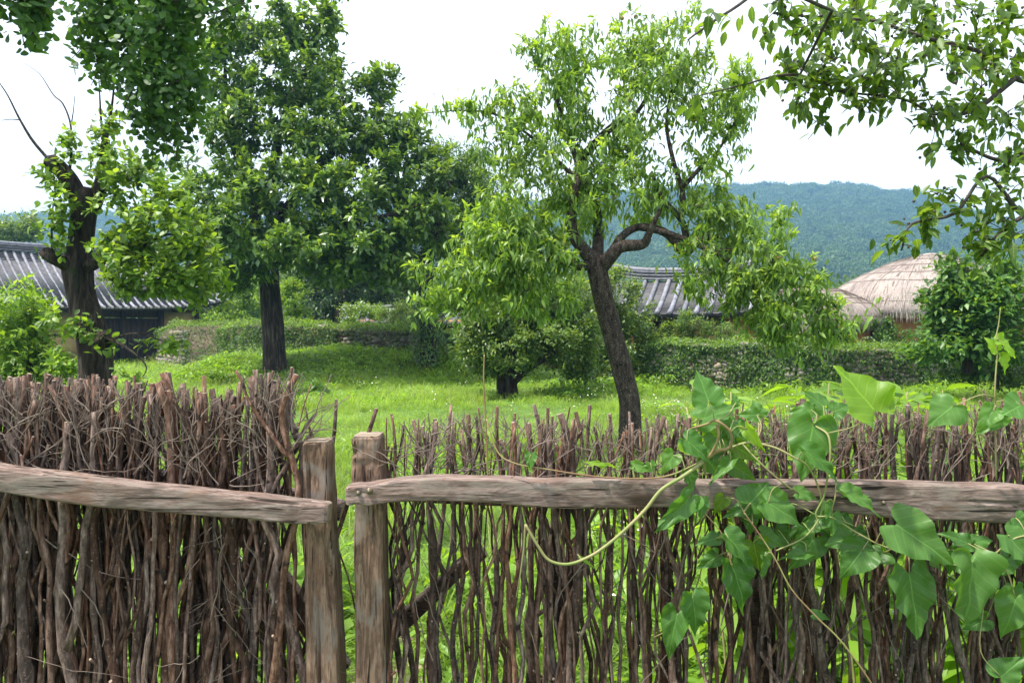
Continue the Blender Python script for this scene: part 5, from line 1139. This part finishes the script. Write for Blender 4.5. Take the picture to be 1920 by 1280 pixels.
# tall weeds just behind the right-hand fence
WLEAF = [leaf_tmpl([(0, 0), (.1, .02), (.3, .15), (.55, .17), (.8, .09), (1, 0)], .3, c) for c in (.2, .45, .7)]
def weed_plant(base, h, seed, leaf=.12, lean=0.0):
    r = np.random.default_rng(seed); root = thing('tall_weed', 'tall bright green weed with narrow leaves standing behind the vine-covered fence', 'weed', base, 'tall weeds behind the vine-covered fence')
    n = 16; tt = np.linspace(0, 1, n); a = r.uniform(0, 6.28)
    pts = np.array(base, float) + np.stack([np.cos(a) * .14 * tt ** 2 * h + lean * tt, np.sin(a) * .14 * tt ** 2 * h, tt * h], 1)
    mb = MB(); mb.tube(pts, .006 * (1 - .6 * tt) , 6); obj('stem', mb.mesh('stem', [M['vine_stem']]), root)
    k = int(34 * h); u = r.uniform(.25, 1, k) ** .8; pos = np.stack([np.interp(u, tt, pts[:, i]) for i in range(3)], 1); an = np.arange(k) * 2.4 + r.normal(size=k) * .3
    el = .05 + .7 * (u - .5); D = np.stack([np.cos(an), np.sin(an), el], 1); S = leaf * r.uniform(.7, 1.25, k) * (1.15 - .45 * u)
    obj('foliage', leaf_mesh('foliage', pos, D, nrm(np.array([0, 0, 1.]) + r.normal(size=(k, 3)) * .25), S, WLEAF, [M['weed']]), root)
for k in range(28):
    px = rng.uniform(1360, 1790) if k < 22 else rng.uniform(1800, 2050); dd = rng.uniform(2.6, 3.8); top = rng.uniform(706, 775) if k < 22 else rng.uniform(745, 790)
    b = P(px, top, dd); weed_plant((b[0], b[1], 0), b[2], 40 + k, .19)

# ------------------------------------------------------------------ twig fences
FD = 2.2
TOPL = [(-700, 712), (0, 716), (100, 712), (200, 724), (300, 728), (350, 730), (400, 745), (440, 742), (465, 712), (520, 704), (548, 712), (575, 760)]
TOPR = [(715, 800), (760, 792), (850, 783), (885, 772), (920, 778), (1000, 786), (1100, 790), (1180, 800), (1250, 786), (1320, 782), (1450, 772), (1600, 772), (1750, 766), (1900, 756), (2600, 750)]
def ztop(tab, px): return EYE - (np.interp(px, [a for a, _ in tab], [b for _, b in tab]) - HZ) / F_PX * FD
def stick_mesh(px, d, zt, r0, seed, lean=0.0, crook=1.0, z0=0.0, fork=None):
    r = np.random.default_rng(seed); n = 17; t = np.linspace(0, 1, n); H = zt - z0
    x0 = (px - CX) / F_PX * d
    kx = np.cumsum(r.standard_t(2.5, size=n).clip(-3, 3) * .0085 * crook); kx -= np.interp(t, [0, 1], [kx[0], kx[-1]]) * .85; ky = np.cumsum(r.normal(size=n) * .006); ky -= np.interp(t, [0, 1], [ky[0], ky[-1]])
    f1, f2 = r.uniform(3, 11), r.uniform(0, 6.28)
    x = x0 + kx + .009 * crook * np.sin(f1 * t + f2) + lean * (t - .7) * H; y = d + ky; z = z0 + t * H
    rad = r0 * (1.2 - .5 * t) * (1 + .09 * r.normal(size=n)); pts = np.stack([x, y, z], 1); pts = catmull(pts, 2); rad = np.interp(np.linspace(0, 1, len(pts)), t, rad)
    for q in range(r.integers(1, 4)):                                  # knots
        k = r.integers(2, len(pts) - 2); rad[k] *= r.uniform(1.2, 1.5)
    mb = MB(); mb.tube(pts, rad, 7, True, capm=1)
    if fork:
        k = int(len(pts) * fork); sg = r.choice([-1, 1]); m = 9; tt = np.linspace(0, 1, m); p0 = pts[k]; L = min((zt - p0[2]) * r.uniform(.6, 1.05), .75)
        fx = p0[0] + sg * (.045 * np.sqrt(tt) + r.uniform(.0, .09) * tt) + np.cumsum(r.normal(size=m)) * .005; mb.tube(np.stack([fx, p0[1] + .02 * tt * r.normal(), p0[2] + L * tt], 1), rad[k] * (.72 - .3 * tt), 6, True, capm=1)
    # stubs where side twigs were lopped
    for q in range(r.integers(1, 4)):
        k = r.integers(3, len(pts) - 2); a = r.uniform(0, 6.28); dv = np.array([math.cos(a), -abs(math.sin(a)) * .8, .8]); mb.tube([pts[k], pts[k] + dv * rad[k] * r.uniform(1.6, 3.2)], [rad[k] * .5, rad[k] * .38], 5, True, capm=1)
    return mb.mesh('stick', [M['stick'], M['cut']])
def thin_twigs(n, zone, seed, rmin=.0007, rmax=.0021, curl=1.0):
    """zone(r) -> px, py, d, angle (0 = up), length m"""
    r = np.random.default_rng(seed); mb = MB()
    for k in range(n):
        px, py, d, a, L = zone(r); p = P(px, py, d); m = 9; ang = a + np.cumsum(r.normal(size=m) * .17 * curl); st = L / m
        x = p[0] + np.cumsum(np.sin(ang)) * st; z = p[2] + np.cumsum(np.cos(ang)) * st; y = p[1] + np.cumsum(r.normal(size=m)) * .004
        rr = r.uniform(rmin, rmax); mb.tube(np.stack([x, y, z], 1), rr * np.linspace(1.1, .5, m), 4, False)
        if r.uniform() < .5:
            j = r.integers(2, 6); b = ang[j] + r.choice([-1, 1]) * r.uniform(.4, .9); l2 = L * .4; q = np.linspace(0, 1, 4); mb.tube(np.stack([x[j] + np.sin(b) * l2 * q, y[j] + 0 * q, z[j] + np.cos(b) * l2 * q + .01 * q * q], 1), rr * .6 * (1 - .4 * q), 3, False)
    return mb.mesh('twigs', [M['twig_dry']])
def hewn(pts, half_w, half_d, seed, nose=.012, along=2, mat='post', name='post', amp=.004, round_=.35):
    """hewn timber along a path: rounded-rectangle section that wanders; half_w across, half_d in depth"""
    pts = np.asarray(pts, float); n = len(pts); t = nrm(np.gradient(pts, axis=0)); dv = np.array([0, 1., 0]); sd = nrm(np.cross(dv, t))
    NS = 44; th = np.arange(NS) * 2 * math.pi / NS; V = []
    cr = np.random.default_rng(int(seed * 10)); crk = {}
    for q in range(9):
        j = int(cr.integers(0, NS)); i0 = int(cr.integers(0, max(1, n - 6))); i1 = min(n - 1, i0 + int(cr.integers(6, max(8, n // 2))))
        for i in range(i0, i1):
            if cr.uniform() < .06: j = (j + int(cr.choice([-1, 1]))) % NS
            crk[(i, j)] = .20 * math.sin(math.pi * (i - i0 + .5) / (i1 - i0))
    for i in range(n):
        for j in range(NS):
            c, s = math.cos(th[j]), math.sin(th[j]); pw = 2.4 + 6 * (1 - round_) ** 2; k = (abs(c) ** pw + abs(s) ** pw) ** (-1 / pw)
            w = 1 + (mnoise.noise(Vector((c * 1.2 + seed, s * 1.2, i * .16))) * amp * 1.6 + mnoise.noise(Vector((c * 4 + seed, s * 4, i * .35))) * amp * .45) / max(half_w[i], .01)
            w *= 1 - crk.get((i, j), 0.0)
            V.append(pts[i] + sd[i] * (c * k * half_w[i] * w) + dv * (s * k * half_d[i] * w))
    idx = np.arange(n * NS).reshape(n, NS); nx = np.roll(idx, -1, 1); Q = np.stack([idx[:-1], nx[:-1], nx[1:], idx[1:]], -1).reshape(-1, 4)
    V = np.array(V); mb = MB(); mb.add(V, Q); n0 = 0
    for e, (row, nrow, sg) in enumerate(((idx[0], nx[0], -1), (idx[-1], nx[-1], 1))):   # bevelled ends
        ring = V[row]; c = ring.mean(0); tt = t[0] if e == 0 else t[-1]; inner = c + (ring - c) * .9 + tt * sg * nose * .6; k0 = mb.n
        mb.add(np.concatenate([inner, [c + tt * sg * nose * .7]]), None, None); a = np.arange(NS) + k0; b = np.roll(a, -1)
        mb.Q.append(np.stack([row, nrow, b, a] if e else [nrow, row, a, b], -1)); mb.qm.append(np.zeros(NS)); mb.T.append(np.stack([a, b, np.full(NS, k0 + NS)] if e else [b, a, np.full(NS, k0 + NS)], -1)); mb.tm.append(np.ones(NS))
    me = mb.mesh(name, [M[mat], M['cut_end']])
    me.set_sharp_from_angle(angle=math.radians(16))
    return me
M['cut_end'] = noise_mat('weathered end grain', [(.3, (.16, .12, .085)), (.7, (.34, .27, .2))], (1, 1, 1), 35, .85, .5, .004)
def hewn_px(ctrl, d, depth, seed, per=6, **kw):
    """ctrl: (px, py, half px)"""
    c = catmull(np.array([(a, b, h) for a, b, h in ctrl], float), per); pts = np.array([P(a, b, d) for a, b, _ in c]); hw = c[:, 2] * d / F_PX
    return hewn(pts, hw, np.full(len(pts), depth), seed, **kw)

def fence_base(px): b = P(px, 900, FD); return (b[0], b[1], 0)
gl = thing('twig_fence', 'tall dense brushwood fence panel with hewn post at its open end, below the pollarded tree', 'fence', fence_base(300))
gr = thing('twig_fence', 'vine-covered brushwood fence panel with notched square post and long hewn rail', 'fence', fence_base(1300))
# posts
def px_post(ctrl, d): return ctrl
obj('post', hewn_px([(618, 1660, 33), (614, 1400, 32), (612, 1240, 31), (607, 1100, 28), (602, 980, 26), (599, 900, 25), (598, 829, 24)], 2.19, .052, 3.3, per=9, round_=.0, amp=.002), gl)
obj('post', hewn_px([(703, 1660, 29), (702, 1400, 29), (700, 1200, 28), (697, 1020, 27), (696, 925, 26), (696, 906, 22), (695, 899, 29), (693, 870, 29), (692, 845, 26), (692, 818, 25)], 2.20, .055, 7.9, per=9, round_=.0, amp=.002), gr)
# rails in front and behind
obj('rail', hewn_px([(-260, 868, 26), (-120, 874, 25), (0, 894, 23), (130, 913, 25), (300, 932, 24), (450, 945, 22), (560, 957, 21), (613, 960, 18)], 2.09, .032, 11.1, per=9, mat='rail', name='rail', amp=.002, round_=.12), gl)
obj('rail', hewn_px([(658, 925, 17), (690, 924, 18), (720, 921, 19), (800, 914, 22), (900, 916, 22), (1000, 921, 25), (1100, 923, 26), (1250, 924, 25), (1400, 926, 26), (1550, 928, 29), (1700, 935, 34), (1850, 942, 36), (2000, 948, 35), (2400, 955, 35)], 2.10, .034, 21.7, per=8, mat='rail', name='rail', amp=.0025, round_=.0), gr)
obj('back_rail', hewn_px([(-260, 880, 20), (100, 892, 20), (400, 905, 18), (520, 930, 18), (638, 955, 17)], 2.33, .03, 31.0, per=8, mat='rail', name='back_rail'), gl)
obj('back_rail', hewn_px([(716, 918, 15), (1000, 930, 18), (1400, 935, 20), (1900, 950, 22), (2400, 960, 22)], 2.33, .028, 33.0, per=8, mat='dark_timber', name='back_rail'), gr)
obj('brace', hewn_px([(330, 870, 17), (450, 985, 18), (560, 1135, 19), (640, 1250, 20)], 2.36, .028, 41.0, per=7, mat='post', name='brace'), gl)
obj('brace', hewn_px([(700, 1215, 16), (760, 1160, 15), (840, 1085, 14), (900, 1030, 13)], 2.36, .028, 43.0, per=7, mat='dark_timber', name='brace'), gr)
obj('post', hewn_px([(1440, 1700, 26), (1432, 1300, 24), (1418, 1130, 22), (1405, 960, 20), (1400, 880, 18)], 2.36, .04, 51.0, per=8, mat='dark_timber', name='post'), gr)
bmb = MB(); bmb.tube([(0, .01, 0), (0, -.004, 0), (0, -.0055, 0)], [.0085, .0085, .004], 10); bmb.tube([(0, 0, 0), (0, -.009, 0)], .0045, 6); bolt = bmb.mesh('bolt', [M['metal']])
for px, py, s in ((693, 920, 1.0), (672, 924, .7)):
    o = obj('bolt', bolt, gr); o.matrix_basis = Matrix.Translation(Vector(P(px, py, 2.064))) @ Matrix.Scale(s, 4)
o = obj('screw', bolt, gr); o.matrix_basis = Matrix.Translation(Vector(P(1657, 942, 2.064))) @ Matrix.Scale(.6, 4)

k = 0
pxs = np.concatenate([rng.uniform(-520, 60, 100), rng.uniform(0, 400, 138), rng.uniform(395, 540, 46)])
for px in pxs:
    d_ = rng.choice([2.165, 2.205, 2.245, 2.285]) + rng.normal() * .008; zt = ztop(TOPL, px) + rng.normal() * .018 - (rng.uniform(0, .16) if rng.uniform() < .3 else 0)
    obj('stick', stick_mesh(px, d_, zt, float(np.clip(rng.lognormal(-4.95, .40), .0032, .0150)), 1000 + k, rng.normal() * .04, rng.uniform(.5, 1.8), fork=rng.uniform(.55, .85) if rng.uniform() < .4 else None), gl); k += 1
for px, y_, ln, r_ in ((660, 768, .30, .008), (606, 750, .13, .007), (590, 765, -.10, .004), (625, 800, -.25, .003)):
    obj('stick', stick_mesh(px - ln * 120, 2.235, EYE - (y_ - HZ) / F_PX * FD, r_, 1900 + k, ln, .5), gl); k += 1
bc = rng.uniform(722, 2420, 58); pxs = np.concatenate([np.linspace(740, 2420, 185) + rng.normal(size=185) * 6, np.clip(rng.choice(bc, 85) + rng.normal(size=85) * 10, 738, 2430), [727, 731]])
for px in pxs:
    d_ = rng.choice([2.17, 2.21, 2.255, 2.29]) + rng.normal() * .008; zt = ztop(TOPR, px) + rng.normal() * .016 - (rng.uniform(0, .12) if rng.uniform() < .35 else 0)
    obj('stick', stick_mesh(px, d_, zt, float(np.clip(rng.lognormal(-5.16, .36), .0028, .0115)), 3000 + k, rng.normal() * .04, rng.uniform(.5, 1.9), fork=rng.uniform(.5, .85) if rng.uniform() < .5 else None), gr); k += 1
def zl(r): px = r.uniform(-400, 560); h = r.uniform(30, 190); return px, np.interp(px, [a for a, _ in TOPL], [b for _, b in TOPL]) + h, r.uniform(2.12, 2.3), r.normal() * .75, min(r.uniform(.08, .28), h / 600)
def zl2(r): px = r.choice([r.uniform(380, 480), r.uniform(-100, 560)]); return px, r.uniform(940, 1240), r.uniform(2.11, 2.25), math.pi + r.normal() * .5, r.uniform(.12, .4)
def zr(r): px = r.uniform(725, 2100); h = r.uniform(20, 150); return px, np.interp(px, [a for a, _ in TOPR], [b for _, b in TOPR]) + h, r.uniform(2.12, 2.3), r.normal() * .75, min(r.uniform(.08, .26), h / 620)
def zr2(r): px = r.uniform(725, 2100); h = r.uniform(1000, 1330); return px, h, r.uniform(2.11, 2.28), r.normal() * .3, min(r.uniform(.2, .55), (h - 830) / 700)
for rt, zz, n_, s in ((gl, zl, 1000, 1), (gl, zl2, 60, 2), (gr, zr, 800, 3), (gr, zr2, 90, 4)):
    tag(obj('loose_twigs', thin_twigs(n_, zz, s, curl=1.0 if zz in (zl, zr) else .9), rt), kind='stuff')

# ------------------------------------------------------------------ the vine
HALF = np.array([(0, 1.0), (.05, .90), (.115, .78), (.20, .63), (.29, .46), (.365, .29), (.405, .12), (.395, -.03), (.34, -.155), (.25, -.225), (.155, -.22), (.075, -.15), (.02, -.05)])
def heart(curve, wave, fold, seed):
    c = catmull(np.concatenate([HALF, np.zeros((len(HALF), 1))], 1), 3)[:, :2]; out = np.concatenate([c, (c * [-1, 1])[::-1][:-1]]); m = len(out); V, U, Q, T = [(0, 0, 0)], [(0, 0)], [], []
    rings = (.2, .4, .6, .8, 1.0)
    def z(x, y, s):
        a = abs(x); q = math.sin(34 * (y - .85 * a)); v = fold * a * 1.0 - curve * y * abs(y) - .5 * curve * a * a + wave * s ** 2 * mnoise.noise(Vector((x * 4 + seed, y * 4, 0))) - .006 * (q > .6) * s
        return v
    for s in rings:
        for x, y in out: V.append((x * s, y * s, z(x * s, y * s, s))); U.append((x * s, y * s))
    for i in range(m): T.append((0, 1 + (i + 1) % m, 1 + i))
    for k in range(len(rings) - 1):
        for i in range(m): a = 1 + k * m; Q.append((a + i, a + (i + 1) % m, a + m + (i + 1) % m, a + m + i))
    return np.array(V), np.array(Q), np.array(T), np.array(U)
HE = [heart(.12, .20, .16, 1), heart(.28, .22, .22, 2), heart(.04, .24, .08, 3), heart(.40, .18, .12, 4), heart(.18, .24, .34, 5)]
HM = [mesh_np('leaf', *h[:3], True, h[3], [M['vine_leaf']]) for h in HE]; HY = [mesh_np('leaf', *h[:3], True, h[3], [M['vine_young']]) for h in HE]
vine = thing('climbing_vine', 'heart-leaved vine sprawling over the rail and top of the right-hand fence', 'vine', fence_base(1500))
def C2(x, y): return 1220 + x / 2.133, 680 + y / 2.133
# base (x, y), tip (x, y), width in enlarged coordinates, distance, tilt (tip towards viewer > 0), kind, shape
LV = [(230,150,195,25,140,1.98,-.5,0,0),(890,185,762,2,215,1.90,-.3,1,4),(1205,175,1090,250,150,1.97,.4,0,2),(1480,170,1400,205,130,1.98,.3,0,0),(1400,215,1305,278,75,2.02,.3,0,3),(650,250,592,475,190,2.0,.2,0,2),(625,358,762,456,85,1.95,.5,0,1),
      (145,312,248,385,105,2.0,.4,0,1),(205,225,370,170,115,2.04,-.3,0,2),(385,265,452,360,52,1.98,.5,1,4),(340,335,432,390,75,2.02,.5,1,1),(320,392,225,482,55,2.0,.3,0,4),(150,432,170,512,85,2.03,.3,0,0),(150,545,15,678,95,2.0,.3,0,4),(205,548,202,626,72,1.99,.3,0,0),
      (400,560,478,478,150,2.0,-.3,0,2),(392,572,290,607,70,2.03,.2,0,3),(470,560,610,632,140,1.98,.4,0,1),(590,520,678,532,66,2.02,.2,0,3),(780,522,925,580,85,1.98,.5,0,1),(700,558,690,622,55,2.0,.2,0,0),(730,608,725,692,64,1.98,.2,0,0),(690,622,575,682,80,2.02,.2,0,3),(992,652,1190,788,205,1.93,.5,0,0),
      (312,700,412,797,130,1.97,.4,0,1),(262,702,180,712,64,2.02,.2,0,3),(265,772,185,822,72,2.04,.2,0,3),(325,812,400,1002,155,1.98,.3,0,1),(652,702,560,832,130,2.05,.2,0,3),(622,760,515,772,66,1.99,.2,0,4),(455,775,450,866,52,2.0,.2,0,4),(792,700,700,722,110,2.0,.2,0,1),(845,750,752,852,150,1.98,.3,0,1),
      (1035,850,1062,1098,198,1.95,.3,0,0),(1285,802,1255,1052,225,1.93,.35,0,4),(1270,722,1170,668,74,1.99,-.1,0,3),(1290,722,1382,692,74,2.0,-.1,0,3),(1120,770,1170,820,86,2.0,.2,0,1),(1428,692,1528,805,150,1.94,.4,0,0),(1460,942,1400,1098,150,1.96,.3,0,1),(1392,812,1480,832,66,2.02,.1,0,3),(1400,1255,1505,1178,130,1.93,-.2,0,2),
      (655,1005,722,1016,44,2.03,.3,0,3),(105,1008,55,1182,112,1.99,.3,0,1),(168,940,192,1094,122,1.97,.3,0,1),(432,205,425,142,82,2.03,-.4,0,3),(340,160,330,118,40,2.03,-.3,0,0),(642,188,550,192,66,2.03,.1,0,3),(690,172,615,112,95,2.05,-.3,0,2),(735,195,800,160,80,2.03,.1,0,3),(425,208,350,205,60,2.02,.2,0,3),(-2,400,12,442,42,2.03,.2,0,0),
      (930,760,880,800,110,2.05,.3,0,2),(820,700,905,735,90,2.03,.3,0,1),(600,650,640,700,120,2.06,.3,0,3),(500,1000-330,560,740,100,2.08,.2,0,2),(1460,620,1500,660,90,1.97,.3,0,0),(260,300,320,350,90,2.07,.2,0,2),(90,370,40,440,80,2.05,.3,0,1),(330,410,420,470,80,2.08,.3,0,0)]
ex = np.random.default_rng(77)
for q in range(26):      # smaller leaves deeper in the tangle
    cx_, cy_, sx_, sy_ = [(200, 330, 110, 120), (480, 620, 150, 90), (720, 640, 120, 90), (1250, 760, 130, 60), (330, 250, 120, 70), (1430, 900, 60, 140)][q % 6]
    bx_, by_ = cx_ + ex.normal() * sx_ * .7, cy_ + ex.normal() * sy_ * .7; an_ = ex.normal() * 1.0; L_ = ex.uniform(70, 130); LV.append((bx_, by_, bx_ + math.sin(an_) * L_, by_ + math.cos(an_) * L_, L_ * ex.uniform(.75, 1.0), ex.uniform(2.03, 2.09), ex.uniform(0, .5), int(ex.uniform() < .12), int(ex.integers(0, 5))))
LVP = [(996,853,993,882,24,2.05,.3,0,0),(1108,870,1160,866,12,2.06,.2,1,3),(1190,874,1228,880,22,2.05,.3,0,1),(1872,640,1905,668,32,2.0,.3,1,4),(1868,655,1850,632,24,2.0,.2,1,3),(1878,668,1890,700,26,2.0,.3,1,1),(1090,1046,1118,1062,8,2.06,.2,1,3),(1862,770,1830,800,40,2.0,.3,0,1)]
petioles = []
for i, (bx, by, tx, ty, w, d_, tilt, young, sh) in enumerate(LV + LVP):
    if i < len(LV): (bx, by), (tx, ty), w = C2(bx, by), C2(tx, ty), w / 2.133
    b, t_ = P(bx, by, d_), P(tx, ty, d_); L = np.linalg.norm(t_ - b); D = nrm((t_ - b) / L + np.array([0, -tilt * .55, 0])); L = L / max(.6, math.sqrt(D[0] ** 2 + D[2] ** 2))
    N = nrm(np.array([rng.normal() * .28, -.85, .62 + rng.normal() * .2])); X = nrm(np.cross(D, N)); Z = np.cross(X, D); sx = w * d_ / F_PX / .80
    o = bpy.data.objects.new('leaf', (HY if young else HM)[sh]); COL.objects.link(o); o.parent = vine; o.matrix_parent_inverse = Matrix.Translation(-Vector(vine.location))
    o.matrix_basis = Matrix(((X[0]*sx, D[0]*L, Z[0]*L, b[0]), (X[1]*sx, D[1]*L, Z[1]*L, b[1]), (X[2]*sx, D[2]*L, Z[2]*L, b[2]), (0, 0, 0, 1)))
    petioles.append((bx, by, d_, D))
def vstem(name, ctrl, r0, r1, mat='vine_stem'):
    c = catmull(np.array([P(*q) for q in ctrl]), 9); mb = MB(); mb.tube(c, np.linspace(r0, r1, len(c)), 7); return obj(name, mb.mesh(name, [M[mat]]), vine)
S_ = [('stem', [(1376, 838, 2.0), (1350, 845, 2.02), (1332, 852, 2.02), (1315, 868, 2.0), (1280, 893, 1.99), (1240, 918, 1.98), (1210, 955, 1.98), (1175, 990, 1.98), (1140, 1020, 1.98), (1105, 1043, 1.98), (1065, 1057, 1.98), (1030, 1050, 1.98), (1010, 1025, 1.98), (985, 983, 1.98)], .0052, .0034, 'vine_stem'),
      ('stem', [(1318, 866, 2.01), (1345, 845, 2.0), (1362, 842, 2.0), (1372, 830, 1.99), (1368, 808, 1.98), (1350, 792, 1.98), (1338, 788, 1.99), (1325, 795, 2.0), (1300, 802, 2.03)], .0045, .003, 'vine_red'),
      ('stem', [(1345, 795, 1.99), (1347, 820, 1.99), (1335, 848, 2.0), (1322, 865, 2.01), (1322, 890, 2.03)], .004, .003, 'vine_red'),
      ('stem', [(985, 983, 1.98), (982, 1030, 1.99), (975, 1080, 2.0), (968, 1120, 2.03)], .0025, .0015, 'vine_stem'),
      ('runner', [(912, 785, 2.1), (932, 845, 2.08), (965, 868, 2.06), (1030, 880, 2.05), (1110, 892, 2.04), (1190, 897, 2.03), (1250, 892, 2.02), (1300, 872, 2.02), (1335, 850, 2.02)], .0018, .0022, 'vine_red'),
      ('runner', [(1372, 838, 2.0), (1402, 830, 1.99), (1450, 838, 1.98), (1490, 858, 1.97), (1515, 875, 1.97), (1535, 915, 1.98), (1540, 960, 1.99), (1510, 1005, 1.99), (1455, 1032, 2.0)], .003, .002, 'vine_stem'),
      ('runner', [(1392, 832, 1.99), (1420, 862, 1.97), (1450, 890, 1.97), (1485, 918, 1.98)], .0024, .0018, 'vine_stem'),
      ('runner', [(1528, 798, 2.0), (1552, 815, 1.97), (1557, 850, 1.96), (1552, 890, 1.97), (1545, 930, 1.98), (1530, 965, 1.99), (1560, 970, 1.98), (1610, 1000, 1.97), (1660, 1025, 1.97), (1740, 1045, 1.97)], .0026, .002, 'vine_stem'),
      ('runner', [(1395, 960, 2.0), (1430, 1010, 1.99), (1455, 1050, 1.98), (1485, 1105, 1.97), (1530, 1155, 1.96), (1580, 1205, 1.95), (1640, 1290, 1.94), (1700, 1400, 1.94)], .0018, .0024, 'vine_red'),
      ('runner', [(1568, 893, 2.0), (1566, 930, 1.99), (1562, 965, 1.99), (1600, 985, 1.98)], .0018, .0015, 'vine_stem'),
      ('shoot', [(1868, 900, 2.06), (1866, 800, 2.02), (1866, 720, 2.0), (1870, 660, 2.0), (1866, 640, 2.0), (1872, 610, 2.0), (1876, 578, 2.0)], .0022, .0012, 'vine_stem'),
      ('shoot', [(915, 900, 2.12), (911, 790, 2.12), (907, 720, 2.12), (908, 664, 2.12)], .0022, .0016, 'vine_red'),
      ('runner', [(1290, 930, 2.01), (1320, 960, 2.0), (1360, 1010, 1.99), (1372, 1060, 1.98)], .0016, .0016, 'vine_red'), ('runner', [(1740, 1045, 1.97), (1800, 1060, 1.96), (1850, 1050, 1.95), (1900, 1010, 1.94), (1960, 1000, 1.94)], .002, .002, 'vine_stem'),
      ('runner', [(1300, 1120, 2.02), (1290, 1160, 2.0), (1225, 1195, 2.08)], .0018, .0015, 'vine_red')]
allp = []
for nm, ct, a, b, m in S_:
    vstem(nm, ct, a, b, m); allp.append(catmull(np.array([P(*q) for q in ct]), 9))
allp = np.concatenate(allp)
for bx, by, d_, D in petioles:
    b = P(bx, by, d_); dd = np.linalg.norm(allp - b, axis=1); k = int(np.argmin(dd + .3 * np.maximum(0, b[2] - allp[:, 2])))
    q = allp[k]
    if dd[k] > .16: q = b + nrm(q - b) * .16
    mid = (b + q) / 2 - D * dd[k] * .15 + np.array([0, -.004, .006])
    mb = MB(); mb.tube(catmull(np.array([q, mid, b]), 5), .0013, 5); obj('petiole', mb.mesh('petiole', [M['vine_stem']]), vine)
